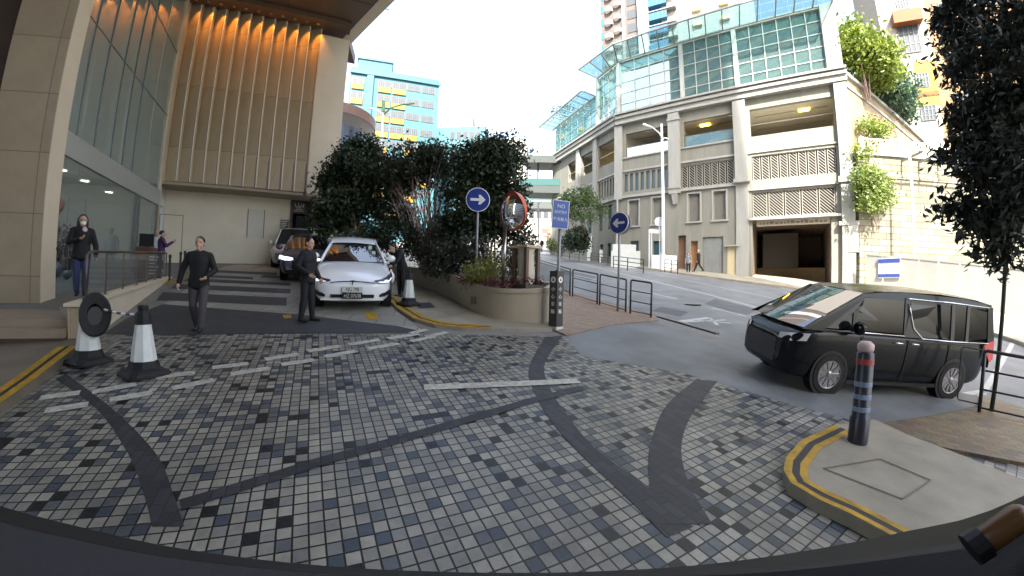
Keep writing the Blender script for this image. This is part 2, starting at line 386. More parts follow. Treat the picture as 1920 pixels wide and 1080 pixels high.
# kerb line of the near side of the street (world x, y)
KERB = [(-.9, 60), (-.6, 40), (.2, 27), (1.2, 18.2), (2.45, 14.6), (4.45, 10.9), (5.3, 9.2)]
KERB2 = [(8.6, 5.2), (9.3, 3.2), (10.2, -2), (10.2, -20)]
FARK = [S(1010, 467), S(1100, 486.5), S(1200, 504), S(1300, 518), S(1440, 537), (18.7, 17.6, 0), (17.6, 12.2, 0), (15.6, 7.6, 0), (14.6, -2, 0), (14.6, -20, 0)]
road = [(p[0], p[1]) for p in KERB[::1]]+[(6.6, 7.2)]+KERB2+[(p[0], p[1]) for p in FARK[::-1]]
struct(MB().add([(x, y, sz(x, y)) for x, y in road], [tuple(range(len(road)))]).build('road', asphalt))
# forecourt base sheet
fore = [(-34, -6), (9.6, -6), (9.3, 3.2), (8.55, 5.2), (6.6, 7.2), (5.2, 9.1), (4.3, 10.9), (2.3, 14.6), (1.05, 18.2), (.05, 27), (-.8, 40), (-34, 40)]
sheetD('forecourt', fore, concrete, 0.0, px=False)
# mosaic pavers
pv = [(-9, -4), (7.2, -4), (7.2, 2.4)]+[tuple(G(*q)[:2]) for q in ((1640, 800), (1500, 764), (1400, 735), (1280, 700), (1090, 668), (1062, 632), (905, 629), (600, 625), (215, 612), (150, 655))]+[(-7.0, 4.4)]
sheetD('mosaic_paving', pv, pavers, .006, px=False)
# dark band and pale slabs in front of the cars
sheetD('dark_strip', [(190, 628), (240, 596), (305, 571), (560, 590), (745, 612), (796, 624), (600, 626)], darkband, .011)
sheetD('slab_paving', [(305, 571), (345, 545), (420, 500), (560, 478), (720, 520), (745, 585), (796, 623), (745, 612), (560, 590)], slabs, .008)
base = G(430, 600); ax = (G(555, 590)-G(285, 577)); ax.z = 0; ax.normalize()
m_ = MB()
for (ya, yb, x0, x1) in ((553.5, 568.5, 296, 538), (537.5, 546, 322, 545), (526.5, 532, 345, 545), (517.5, 522, 358, 475), (517.5, 522, 487, 545), (508.5, 513, 360, 520)):
    k = (x1-x0)*.045
    q = [G(x0-(3 if ya > 530 else 0), yb-k*.5), G(x1, yb+k*.5), G(x1, ya+k*.5), G(x0+8, ya-k*.5)]
    m_.add([(p.x, p.y, dz(p.x, p.y)+.012) for p in q], [(0, 1, 2, 3)])
struct(m_.build('dark_paving_stripes', darkband))
# curved dark setts bands
def bandD(name, L, R_, m, h):
    L = [G(*p) for p in L]; R_ = [G(*p) for p in R_]
    def dense(P):
        out = []
        for i in range(len(P)-1):
            p0 = P[max(i-1, 0)]; p1 = P[i]; p2 = P[i+1]; p3 = P[min(i+2, len(P)-1)]
            for k in range(6):
                t = k/6; out.append(.5*((2*p1)+(p2-p0)*t+(2*p0-5*p1+4*p2-p3)*t*t+(3*p1-p0-3*p2+p3)*t**3))
        return out+[P[-1]]
    L = dense(L); R_ = dense(R_)
    struct(MB().grid([[(p.x, p.y, dz(p.x, p.y)+h) for p in L], [(p.x, p.y, dz(p.x, p.y)+h) for p in R_]]).build(name, m))
bandD('setts_band', [(104, 712), (180, 768), (238, 850), (270, 930), (285, 990)], [(124, 702), (210, 768), (290, 850), (325, 930), (345, 990)], sett, .010)
bandD('setts_band', [(1022, 634), (992, 690), (1003, 740), (1040, 800), (1090, 855), (1170, 930), (1250, 1010)], [(1056, 630), (1022, 682), (1032, 730), (1064, 780), (1112, 838), (1200, 905), (1300, 990)], sett, .011)
bandD('setts_band', [(1305, 712), (1250, 760), (1220, 830), (1217, 900), (1230, 985)], [(1345, 716), (1302, 770), (1278, 830), (1288, 900), (1335, 985)], sett, .013)
struct(ribbonD(MB(), [(338, 950), (600, 868), (820, 805), (1000, 752), (1090, 729)], .13, .016).build('setts_line', sett))
struct(ribbonD(MB(), [(795, 728), (1085, 716)], .17, .018).build('stop_line', chevwhite))
m_ = MB()
for (a, b) in (((75, 748), (150, 738)), ((85, 772), (165, 760)), ((172, 737), (255, 722)), ((205, 752), (285, 738)), ((292, 710), (365, 700)), ((322, 730), (400, 714)), ((398, 691), (465, 683)), ((432, 703), (505, 692)), ((497, 675), (560, 665)), ((528, 685), (590, 676)), ((578, 660), (638, 650)), ((610, 670), (668, 659)), ((655, 647), (712, 638)), ((690, 655), (748, 645)), ((728, 636), (785, 627)), ((770, 641), (815, 632)), ((770, 626), (800, 619)), ((800, 633), (838, 624))):
    ribbonD(m_, [a, b], .15, .014)
struct(m_.build('worn_white_dashes', chevwhite))
# asphalt mouth of the driveway and brick pavements
sheetD('driveway_mouth', [(1062, 632), (1150, 610), (1235, 603), (1330, 640), (1500, 690), (1830, 762), (1640, 800), (1500, 764), (1400, 735), (1280, 700), (1090, 668)], asphalt, .008)
def pave(name, pts, m, top, z=dz, skirt=.25):
    P = [tuple(p)[:2] for p in pts]
    return struct(MB().prism(P, lambda x, y: z(x, y)-skirt, lambda x, y: z(x, y)+top).build(name, m))
pave('brick_pavement', [G(1040, 622), G(1062, 631), G(1150, 610), G(1232, 602), (4.33, 10.95), (2.33, 14.65), (1.1, 18.2), (.1, 27), (-.75, 40), (-3.2, 40), (-2.2, 27), (-.2, 16), (.6, 12)], redbrick, .03)
pave('pavement', [G(1640, 801), G(1830, 770), (8.5, 5.1), (9.2, 3.2), (10.0, -2), (7.4, -2), (7.3, 2.2), G(1700, 832)], yelbrick, .05)
# kerb stones along the street
for i, line in enumerate((KERB, KERB2)):
    mk = MB()
    for a, b in zip(line[:-1], line[1:]):
        za = max(dz(*a), sz(*a)) + .035; zb = max(dz(*b), sz(*b)) + .035
        if a[1] > 40: za = sz(*a)+.12
        d = V((b[0]-a[0], b[1]-a[1], 0)).normalized(); n = V((d.y, -d.x, 0))*.07
        mk.hexa([(a[0]-n.x, a[1]-n.y, za-.4), (a[0]+n.x, a[1]+n.y, za-.4), (b[0]+n.x, b[1]+n.y, zb-.4), (b[0]-n.x, b[1]-n.y, zb-.4)],
                [(a[0]-n.x, a[1]-n.y, za), (a[0]+n.x, a[1]+n.y, za), (b[0]+n.x, b[1]+n.y, zb), (b[0]-n.x, b[1]-n.y, zb)])
    struct(mk.build('kerb', concrete))
# far pavement
fk = [(p[0], p[1]) for p in FARK]
outer = [(9.5, 56), (12.2, 37.5), (15.0, 33.2), (17.5, 30.6), (21.0, 26.8), (24.5, 22.4), (25.4, 16), (26.8, 9), (29.5, 2), (32, -20)]
pave('far_pavement', [(x, y) for x, y in fk]+outer[::-1], concrete2, .13, z=sz)
# street markings
m_ = MB()
def lineS(pts, wd, h=.006):
    P = [S(*p) for p in pts]; ribbonD(m_, [(p.x, p.y) for p in P], wd, h, px=False, z=sz)
lineS([(1010, 478), (1100, 497), (1230, 529), (1330, 553), (1450, 585)], .14)
lineS([(1230, 514), (1330, 535), (1420, 553), (1520, 575)], .10)
lineS([(1215, 548), (1270, 561)], .11); lineS([(1335, 578), (1400, 593)], .11); lineS([(1075, 515), (1130, 527)], .11)
lineS([(1235, 608), (1330, 596)], .2); lineS([(1280, 604), (1360, 600)], .12); lineS([(1300, 600), (1370, 606)], .12)
lineS([(1800, 741), (1850, 733)], .15); lineS([(1835, 750), (1900, 640)], .12)
lineS([(1330, 596), (1345, 610)], .12)
struct(m_.build('road_markings', roadwhite))
mh = thing('manhole_cover', 'small dark iron cover set in the road surface', 'manhole cover', S(1297, 571)+V((0, 0, .01)))
mm = MB(Matrix.Translation(S(1297, 571))); mm.lathe([(.34, -.02), (.34, .012), (.30, .018), (0, .018)], n=24)
mm.build('lid', mat('cast_iron', (.05, .045, .04), .55, .6, var=.3), mh)

for pts in ([(1060, 506), (1120, 519), (1108, 526), (1050, 512)], [(1340, 560), (1420, 580), (1400, 592), (1320, 570)], [(1240, 575), (1290, 585), (1275, 594), (1222, 583)]):
    sheetS('asphalt_patch', pts, mat('asphalt_patch', (.075, .08, .085), .6, var=.3, scale=2, bump=.2, bscale=90), .004)
# landing left with raised kerb and painted lines
LAND = [G(-250, 905), G(-120, 845), G(0, 782), G(70, 728), G(146, 664)]
pave('landing', LAND+[V((-6.9, 5.0, 0)), V((-14, 1.2, 0)), V((-12, -2, 0))], mat('landing_stone', (.135, .115, .085), .65, var=.22, scale=1.2, bump=.08), .12)
m_ = MB(); m2 = MB(); m3 = MB()
lp = [(p.x, p.y) for p in LAND]
ribbonD(m_, lp, .10, .125, px=False, off=-.055); ribbonD(m2, lp, .05, .125, px=False, off=-.135); ribbonD(m3, lp, .10, .125, px=False, off=-.215)
struct(m_.build('kerb_line_yellow', yellow)); struct(m2.build('kerb_line_black', blackline)); struct(m3.build('kerb_line_yellow', yellow))
# right landing
RL = [G(1640, 803), G(1562, 815), G(1500, 845), G(1470, 880), G(1466, 905), G(1480, 930), G(1530, 962), G(1590, 990), G(1680, 1040), G(1800, 1110)]
pave('kerb_island', RL+[V((4.4, .2, 0)), V((7.6, .6, 0)), G(1925, 925), G(1800, 872), G(1700, 833)], concrete2, .12)
m_ = MB(); m2 = MB(); m3 = MB(); rl = [(p.x, p.y) for p in RL[1:]]
ribbonD(m_, rl, .07, .125, px=False, off=-.04); ribbonD(m2, rl, .06, .125, px=False, off=-.11); ribbonD(m3, rl, .07, .125, px=False, off=-.18)
struct(m_.build('kerb_line_yellow', yellow)); struct(m2.build('kerb_line_black', blackline)); struct(m3.build('kerb_line_yellow', yellow))
# inspection cover outline in the island
hc = [G(*p, .13) for p in ((1545, 878), (1650, 860), (1745, 900), (1692, 935))]
m_ = MB()
for a, b in zip(hc, hc[1:]+hc[:1]): m_.bar(a, b, .012, .006)
o = m_.build('inspection_cover', joint); tag(o, 'thin rectangular frame of an access cover in the beige kerb island', 'access cover')
# planter apron pavement with yellow kerb lines
AP = [G(720, 560), G(745, 583), G(775, 603), G(815, 615), G(865, 621), G(922, 623)]
pave('planter_pavement', AP+[G(1036, 622), G(1030, 600), V((.6, 12, 0)), V((-.2, 16, 0)), V((-2.2, 27, 0)), V((-6.5, 22, 0)), G(690, 505)], concrete2, .07)
m_ = MB(); m2 = MB(); m3 = MB(); ap = [(p.x, p.y) for p in AP]
ribbonD(m_, ap, .12, .075, px=False, off=.07*-1); ribbonD(m2, ap, .06, .075, px=False, off=-.16); ribbonD(m3, ap, .12, .075, px=False, off=-.25)
struct(m_.build('kerb_line_yellow', yellow)); struct(m2.build('kerb_line_black', blackline)); struct(m3.build('kerb_line_yellow', yellow))
# stray yellow paint on the slabs and the far kerb lines by the hotel door
sheetD('yellow_patch', [(683, 586), (700, 585), (712, 601), (690, 600)], yellow, .013)
sheetD('yellow_patch', [(530, 592), (545, 590), (548, 597), (533, 598)], yellow, .013)
for off in (-.1, .1): struct(ribbonD(MB(), [(305, 536), (335, 524), (360, 515)], .09, .02, off=off).build('kerb_line_yellow', yellow))
sheetD('grate', [(777, 573), (806, 572), (816, 582), (786, 584)], darkband, .076)

# ------------------------------------------------------------------ hotel
CN = RR(291, 440, 20.0); HU = V((sin(radians(61)), cos(radians(61)), 0)); HV = V((-HU.y, HU.x, 0))
HM = frame(CN, 61)
def hw(px, py, off=0.0):                          # pixel to hotel frame on the fluted wall plane (off = depth behind it)
    d = ray(px, py); p = d*((HV.dot(CN)+off)/HV.dot(d)); q = p-V((CN.x, CN.y, 0)); return HU.dot(q), p.z
def hg(px, py, off=0.0):                          # on the glass plane
    d = ray(px, py); p = d*((HU.dot(CN)+off)/HU.dot(d)); q = p-V((CN.x, CN.y, 0)); return HV.dot(q), p.z
hotel = thing('hotel', 'cream stone hotel with fluted upper wall, tall glass front and lamps under a brown canopy', 'hotel', HM)
HT = 12.6
# fluted wall: sawtooth panels whose depth fades downwards
NB = 11; U0, U1 = .12, 6.0
fm = brick_mat('fluted_cladding', 5.0, 2.83, [(0, (.44, .365, .25)), (.5, (.395, .328, .222))], (.20, .17, .14), ms=.012, axes='YZ', rough=.45, bump=.1, dirt=.12)
lipm = mat('fluted_edge', (.72, .66, .54), .4)  # paler than the cladding: lit ridge lines put into the colour
gapm = mat('fluted_gap', (.05, .042, .034), .8)
for i in range(NB):
    a = U0+(U1-U0)*i/NB; b = U0+(U1-U0)*(i+1)/NB
    mb = MB(HM); zs = [4.15, 5.6, 7.4, 9.4, 11.2, HT]; L = []; R_ = []; E_ = []; E2 = []
    for z in zs:
        t = (z-4.15)/(HT-4.15); base_ = .06+.18*max(0, 1-i/7.0)
        dep = base_+(.42-base_)*t**.8
        L.append((a, dep, z)); R_.append((b-.035, 0, z)); E_.append((b, 0, z)); E2.append((b, dep+.02, z))
    p = mb.grid([L, R_]).build('fluted_panel', fm, hotel)
    MB(HM).grid([R_, E_]).build('edge', lipm, p)
    MB(HM).grid([E_, E2]).build('side', stone, p)
MB(HM).boxb(-.1, .12, -.06, .5, 4.1, HT).build('corner_trim', stone, hotel)
MB(HM).boxb(6.0, 7.35, -.05, 3.2, 4.1, 12.05).build('pier', stone2, hotel)
MB(HM).boxb(.1, 6.0, .47, 3.2, 4.15, HT).build('upper_block', stone, hotel)
MB(HM).boxb(-.1, 7.33, -.03, 3.2, 3.98, 4.1).build('ledge', mat('ledge_stone', (.30, .25, .18), .6), hotel)
# lower wall, set back under the ledge
LV = 1.2
mb = MB(HM)
du0, du1 = hw(545, 400, LV)[0], hw(585, 400, LV)[0]
mb.boxb(-.1, du0, LV, LV+.3, -1.5, 3.98); mb.boxb(du1, 7.3, LV, LV+.3, -1.5, 3.98)
mb.build('lower_wall', pale, hotel)
MB(HM).boxb(du0-.02, du1+.02, LV+.9, LV+1.0, -1.5, 3.98).build('doorway_back', black, hotel)
for x in (du0, du1-.1): MB(HM).boxb(x, x+.1, LV-.04, LV+.9, -1.5, 3.98).build('door_frame', brown, hotel)
MB(HM).boxb(du0+.25, du1-.1, LV+.3, LV+.34, -1.2, hw(560, 402, LV)[1]).build('door', mat('door_glass', (.02, .022, .03), .1), hotel)
# flush panels drawn on the lower wall
def outline(px0, py0, px1, py1, name='wall_panel'):
    a = hw(px0, py0, LV); b = hw(px1, py1, LV); q = MB(HM)
    for (x0, x1, z0, z1) in ((a[0], a[0]+.025, b[1], a[1]), (b[0]-.025, b[0], b[1], a[1]), (a[0]+.025, b[0]-.025, a[1]-.025, a[1])): q.boxb(x0, x1, LV-.006, LV, z0, z1)
    q.build(name, joint, hotel)
outline(299, 401, 339, 500); 
a = hw(466, 392, LV); b = hw(494, 447, LV); MB(HM).boxb(a[0], b[0], LV-.012, LV, b[1], a[1]).build('wall_panel', mat('pale_panel', (.66, .63, .56), .6), hotel)
for x in (a[0], b[0]): MB(HM).boxb(x-.015, x+.015, LV-.02, LV-.012, b[1], a[1]).build('panel_edge', joint, hotel)
# canopy
c1 = V(HM @ V((7.35, 0, HT))); cdir = V((sin(radians(133)), cos(radians(133)), 0))
e1 = RR(655, 85, 20.2); e1.z = HT; e2 = e1+cdir*26
def toh(p): return HM.inverted() @ p
pe1, pe2 = toh(e1), toh(e2)
cp = [(-.3, 3), (7.9, 3), (pe1.x, pe1.y), (pe2.x, pe2.y), (-8, -26), (-8, 3)]
MB(HM).prism(cp, HT, HT+.5).build('canopy', soffit, hotel)
n_ = V((cdir.y, -cdir.x, 0))                       # outward
for o0, o1, z0, z1, m, nm in ((-.02, .5, HT-.02, HT+.9, stone2, 'fascia'), (.5, .75, HT+.25, HT+1.1, mat('fascia_grey', (.17, .18, .22), .5), 'fascia_edge')):
    a = e1-cdir*1.2; q = MB()
    A = [a-n_*-o0, a-n_*-o1, e2-n_*-o1, e2-n_*-o0]
    q.hexa([(p.x, p.y, z0) for p in A], [(p.x, p.y, z1) for p in A]).build(nm, m, hotel)
q = MB(HM)
for k in range(1, 7): q.boxb(-7.5, 9-k*.2, -k*2.4-.02, -k*2.4+.02, HT-.012, HT-.002)
for k in (1.2, 4.4): q.boxb(k, k+.03, -16, -.4, HT-.012, HT-.002)
q.build('soffit_joints', black, hotel)
MB(HM).boxb(.12, 7.3, -.75, 0.0, HT-.22, HT-.01).build('lamp_trough', soffit, hotel)
glow = mat('lamp_glow', (1.0, .62, .25), emit=14.0)
for i in range(NB):
    u_ = U0+(U1-U0)*(i+.62)/NB
    lp_ = MB(HM).lathe([(.075, 0), (.075, .03), (.05, .03), (.05, .01), (0, .01)], (u_, -.33, HT-.26), 12).build('downlight', steel, hotel)
    MB(HM).lathe([(.048, 0), (0, -.004)], (u_, -.33, HT-.255), 12).build('lamp', glow, lp_)
    sp = bpy.data.lights.new('downlight', 'SPOT'); sp.energy = 20*(.7, 1.1, .95, 1.2, .85, 1.0, 1.15, .8, 1.05, .9, 1.1)[i]; sp.color = (1.0, .33, .03); sp.spot_size = radians(70); sp.spot_blend = .9; sp.shadow_soft_size = .04
    so = bpy.data.objects.new('downlight_beam', sp); COL.objects.link(so)
    so.location = HM @ V((u_, -.30, HT-.28)); dd = (HM.to_3x3() @ V((.1, .42, -1))); so.rotation_euler = (-dd).to_track_quat('Z', 'Y').to_euler()
# glass front
PZ0, PZ1 = -.66, .04                               # platform level at the near and far end of the glass
G0 = hg(85, 572)[0]; TB0, TB1 = 3.05, 3.68
gl1 = glass_mat('lobby_glass', (.72, .80, .76), clear=.62, refl=.10)
gl2 = glass_mat('upper_glass', (.50, .68, .66), clear=.18, refl=.32, rough=.02)
mull = mat('mullion_grey', (.14, .15, .145), .4, .3)
beamm = mat('beam_grey', (.33, .34, .32), .45, var=.06)
mz = [hg(q, 365)[0] for q in (246, 252)]
MB(HM).boxb(-.12, .10, G0, 0, TB0, TB1).build('transom_beam', beamm, hotel)
MB(HM).boxb(.03, .05, G0, -.05, -.9, TB0).build('ground_glass', gl1, hotel)
for v in (-2.42, -2.1, -.2): MB(HM).boxb(-.06, .09, v-.05, v+.05, -.9, TB0).build('mullion', mull, hotel)
ug = MB(HM).boxb(.02, .04, G0, -.02, TB1, HT).build('upper_glass', gl2, hotel)
for px in (112, 138, 173, 203, 226, 246): 
    v = hg(px, 262 if px < 175 else 295)[0]; MB(HM).boxb(.042, .075, v-.018, v+.018, TB1, HT).build('glass_fin', mull, ug)
for z in (6.9, 9.8): MB(HM).boxb(.042, .06, G0, -.02, z-.012, z+.012).build('glass_joint', mull, ug)
MB(HM).boxb(-.12, .12, -.10, -.02, -.5, HT).build('end_post', stone, hotel)
# lobby behind the glass
lob = mat('lobby_wall', (.72, .76, .72), .6, var=.06)
MB(HM).boxb(-7.2, -7.0, G0-.15, 3, -1.2, HT).build('lobby_wall', lob, hotel)
MB(HM).boxb(-7.0, -.12, 1.2, 1.4, -1.2, HT).build('lobby_wall', lob, hotel)
MB(HM).boxb(-7.0, -.15, G0-.15, 1.2, -1.2, -.70).build('lobby_floor', mat('lobby_floor', (.42, .40, .36), .2), hotel)
MB(HM).boxb(-7.0, -.15, G0-.15, 1.2, 3.2, 3.5).build('lobby_ceiling', lob, hotel)
MB(HM).boxb(-2.6, -2.2, -4.6, -4.0, -.7, 3.2).build('lobby_pillar', lob, hotel)
lampm = mat('lobby_light', (1, .93, .8), emit=5.0)
for v in (-6.2, -4.8, -3.4, -1.6):
    for x in (-1.2, -3.2): MB(HM).lathe([(.11, 0), (.11, -.02), (0, -.02)], (x, v, 3.2), 12).build('ceiling_lamp', lampm, hotel)
# stone column beside the glass
K = hg(85, 572)                                   # its inner edge
colw = brick_mat('column_cladding', 9.0, 1.42, [(0, (.44, .36, .25)), (.5, (.41, .335, .235))], (.22, .18, .13), ms=.012, axes='XZ', rough=.5, bump=.1, dirt=.15)
cL = hw(-4, 420, G0-.12)[0]
MB(HM).boxb(-1.15, .22, G0-.62, G0, -.75, 14).build('column', colw, hotel)
MB(HM).boxb(.221, .235, G0-.615, G0-.005, -.75, 14).build('column_return', stone2, hotel)  # paler than the column face: light on the return put into colour
MB(HM).boxb(-9, -1.15, G0-.35, G0-.2, -.75, 14).build('dark_wall', brown, hotel)
MB(HM).boxb(-9, -1.15, G0-.42, G0-.35, 6.9, 7.3).build('wall_beam', mat('beam_tan', (.16, .13, .10), .6), hotel)
for z in (3.1, 8.9): MB(HM).boxb(-9, -1.15, G0-.36, G0-.35, z, z+.05).build('wall_joint', black, hotel)

# entrance platform, steps and ramp wall
N0 = V((-6.62, 4.72, 0)); F0 = V((-10.95, 10.55, 0)); rd = (F0-N0).normalized(); rn = V((rd.y, -rd.x, 0))   # rn: towards the driveway
def rampz(t): return PZ0+.02+(PZ1-PZ0)*t           # platform surface along the ramp
plat = [V(HM @ V((.25, G0-.02, 0))), V(HM @ V((.1, .2, 0))), F0-rn*.22+rd*.6, F0-rn*.22, N0-rn*.22]
mb = MB()
pp = [plat[0], plat[1], plat[2], plat[3], plat[4]]
zz = [PZ0, PZ1, PZ1, PZ1-.02, PZ0]
n = 5; mb.add([(p.x, p.y, z-.8) for p, z in zip(pp, zz)]+[(p.x, p.y, z) for p, z in zip(pp, zz)], [(4, 3, 2, 1, 0), (5, 6, 7, 8, 9)]+[(i, (i+1) % 5, 5+(i+1) % 5, 5+i) for i in range(5)])
struct(mb.build('entrance_platform', slabs))
s0 = N0-rn*.25+rd*.25; sdr = V((HM.to_3x3() @ V((-1, -.12, 0)))).normalized(); sn = V((sdr.y, -sdr.x, 0));
if sn.y > 0: sn = -sn
stepm = mat('step_stone', (.27, .215, .155), .55, var=.12, scale=2)
for k, (z1, d) in enumerate(((PZ0-.0, .05), (PZ0-.13, .42))):
    a = s0+sn*d; b = a+sdr*11; c = b-sn*2.5; e = a-sn*(2.2 if k == 0 else .5)
    P = [a, b, c, e]; struct(MB().hexa([(p.x, p.y, z1-.13) for p in P], [(p.x, p.y, z1) for p in P]).build('step', stepm))
    P = [a+sn*-.02, b+sn*-.02, c, e]; struct(MB().hexa([(p.x, p.y, z1-.5) for p in P], [(p.x, p.y, z1-.131) for p in P]).build('step_riser', brown))
rw = thing('ramp_wall', 'low cream ramp wall with a ribbed end beside the entrance steps', 'wall', (N0.x, N0.y, dz(N0.x, N0.y)))
zt0, zt1 = -.40, .085
def rq(t, o): p = N0+(F0-N0)*t+rn*o; return p
L_ = (F0-N0).length
A = [rq(0, 0), rq(0, -.24), rq(1.06, -.24), rq(1.06, 0)]; A = [A[1], A[0], A[3], A[2]]
tz_ = [zt0, zt0, zt1+.02, zt1+.02]
MB().hexa([(p.x, p.y, dz(p.x, p.y)-.3) for p in A], [(p.x, p.y, z-.05) for p, z in zip(A, tz_)]).build('wall', stone2, rw)
A2 = [rq(-.012, -.27), rq(-.012, .03), rq(1.065, .03), rq(1.065, -.27)]
MB().hexa([(p.x, p.y, z-.05) for p, z in zip(A2, tz_)], [(p.x, p.y, z) for p, z in zip(A2, tz_)]).build('coping', stone2, rw)
mb = MB(); rib = mat('ribbed_stone', (.42, .34, .22), .55, var=.08)
sd = -rn
for k in range(6):
    c = rq(0, -.235)+rn*(.022+.04*k)-rd*.028; mb.prism([(c.x+.017*rn.x, c.y+.017*rn.y), (c.x-.017*rn.x, c.y-.017*rn.y), (c.x-.017*rn.x+rd.x*.03, c.y-.017*rn.y+rd.y*.03), (c.x+.017*rn.x+rd.x*.03, c.y+.017*rn.y+rd.y*.03)], dz(N0.x, N0.y)-.05, zt0-.05)
mb.build('ribbed_end', rib, rw)
# railing on the ramp
rl_ = thing('handrail', 'bronze metal handrail with thin posts along the entrance ramp', 'handrail', (N0.x, N0.y, zt0))
brz = mat('bronze_rail', (.13, .10, .075), .35, .7)
H_ = .80
def rpt(t, h): p = rq(t, -.12); return V((p.x, p.y, zt0+(zt1-zt0)*t/1.06+h))
MB().tube([rpt(.06, 0), rpt(.06, H_-.06), rpt(.075, H_-.01), rpt(.10, H_), rpt(1.0, H_), rpt(1.03, H_-.05)], .022, 8).build('rail', brz, rl_, smooth=True)
for t in (.2, .36, .52, .66, .80, .92, 1.03): MB().tube([rpt(t, 0), rpt(t, H_)], .018, 6).build('post', brz, rl_)
for t in (.2, .52, .80): 
    q = rpt(t, 0); MB(Matrix.Translation(q)).lathe([(.05, 0), (.05, .012), (.02, .02)], n=10).build('post_foot', brz, rl_)
gp = MB(); a, b = rpt(.08, .08), rpt(1.0, .08); c, d = rpt(1.0, H_-.06), rpt(.08, H_-.06)
gp.quad(a, b, c, d).build('glass_panel', glass_mat('rail_glass', (.85, .88, .86), .85, .06), rl_)
# menu stand and lectern at the far end of the ramp
q = RR(288, 525, 14.6); mst = thing('notice_board', 'dark notice board with pale lines of text at the end of the ramp', 'notice board', q)
M_ = frame(q, 62, q.z); MB(M_).boxb(-.20, .20, -.02, .02, .05, .80).build('board', mat('charcoal', (.05, .05, .055), .5), mst)
mb = MB(M_)
for k in range(6): mb.boxb(-.14, .12-.04*(k % 3), -.024, -.02, .68-.1*k, .71-.1*k)
mb.build('text_lines', mat('sign_cream', (.6, .58, .5), .6), mst)
q = RR(272, 524, 15.2); lec = thing('lectern', 'brown wooden lectern with a dark screen by the glass door', 'lectern', q)
M_ = frame(q, 62, q.z); MB(M_).boxb(-.24, .24, -.2, .2, 0, 1.0).build('stand', mat('dark_wood', (.10, .045, .025), .5, var=.25, scale=6, stretch=(1, 1, 6)), lec)
MB(M_).boxb(-.21, .21, -.04, .0, 1.02, 1.42).build('screen', black, lec); MB(M_).boxb(-.04, .04, 0, .04, 1.0, 1.2).build('screen_arm', black, lec)
# lobby decoration seen through the glass
def vase(px, py, R, lab, s=1.0):
    q = RR(px, py, R); t = thing('flower_vase', lab, 'vase', q); M_ = Matrix.Translation(q) @ Matrix.Scale(s, 4)
    MB(M_).lathe([(.12, 0), (.22, .12), (.24, .25), (.14, .42), (.10, .46)], n=16).build('vase', mat('vase_blue', (.05, .07, .09), .2), t, smooth=True)
    leaves('branches', [(tuple(M_ @ V((0, 0, .8))), (.42*s, .3*s, .4*s))], 500, .1, leaf_mat('dried_leaf', (.05, .05, .05), (.16, .13, .11), 0), t, seed=int(px), clump=.2)
    return t
vase(98, 520, 13.4, 'dark vase with spreading branches behind the lobby glass beside the column')
vase(120, 524, 13.9, 'dark vase with low branches standing right of the taller one in the lobby', .8)
q = RR(101, 384, 13.2); pl = thing('wall_plate', 'round brown ornament hanging behind the lobby glass above the vases', 'ornament', q)
M_ = frame(q, 61, q.z); MB(M_ @ Matrix.Rotation(pi/2, 4, 'X')).lathe([(.24, -.02), (.22, .04), (.12, .05), (.1, .02), (0, .02)], n=20).build('ring', mat('ornament_brown', (.18, .10, .07), .5, var=.4, scale=20), pl, smooth=True)
MB(M_).boxb(-.01, .01, -.02, 0, .2, 2.4-.0).build('cord', black, pl)
MB(HM).boxb(-1.5, -1.0, -7.0, -3.6, -.7, .25).build('lobby_counter', mat('counter', (.40, .36, .28), .4, var=.1), hotel)
# strings of glass globes behind the upper glazing
gm = glass_mat('globe_glass', (.25, .3, .29), .35, .3)
for k, (px, py) in enumerate(((193, 100), (187, 130), (181, 163), (174, 195))):
    v, z = hg(px, py); o = MB(HM).ball((-.5, v*1.02, z), (.17, .17, .2), 14, 9).build('globe', gm, hotel, smooth=True)
# signs at the dark doorway
def wsign(px0, py0, px1, py1, lab, lines, off=LV-.02, txt=None):
    a = hw(px0, py0, off); b = hw(px1, py1, off); c = HM @ V(((a[0]+b[0])/2, off, (a[1]+b[1])/2))
    t = thing('wall_sign', lab, 'sign', c); MB(HM).boxb(a[0], b[0], off-.03, off+.02, b[1], a[1]).build('panel', mat('sign_bronze', (.055, .045, .045), .4), t)
    mb = MB(HM); h = a[1]-b[1]; w_ = b[0]-a[0]
    for (x0, x1, z, th) in lines: mb.boxb(a[0]+w_*x0, a[0]+w_*x1, off-.036, off-.03, b[1]+h*(z-th/2), b[1]+h*(z+th/2))
    if lines: mb.build('lettering', mat('sign_cream', (.6, .58, .5), .6), t)
    return t, a, b
wsign(527, 412, 541, 430, 'small dark sign of pale text lines left of the black doorway', [(.1, .9, .82, .1), (.1, .75, .6, .08), (.1, .85, .42, .08), (.1, .6, .22, .08)])
t, a, b = wsign(548, 375, 576, 402, 'square dark sign with flowing pale script above the black doorway', [(.2, .8, .2, .04)], off=LV-.02)
sc = MB(HM); w_ = b[0]-a[0]; h_ = a[1]-b[1]
def sp_(pts): sc.tube([(a[0]+w_*x, LV-.055, b[1]+h_*z) for x, z in pts], .018, 6)
sp_([(.2, .75), (.27, .5), (.33, .4), (.42, .6), (.46, .8)]); sp_([(.46, .45), (.52, .6), (.6, .58), (.55, .45), (.46, .45)]); sp_([(.64, .75), (.62, .55), (.66, .42), (.74, .5), (.78, .75)]); sp_([(.3, .32), (.5, .34), (.7, .32)])
sc.build('script', mat('sign_cream', (.6, .58, .5), .6), t)
wsign(579, 398, 586, 415, 'narrow dark sign with two pale marks right of the black doorway', [(.25, .75, .68, .16), (.25, .75, .32, .16)])
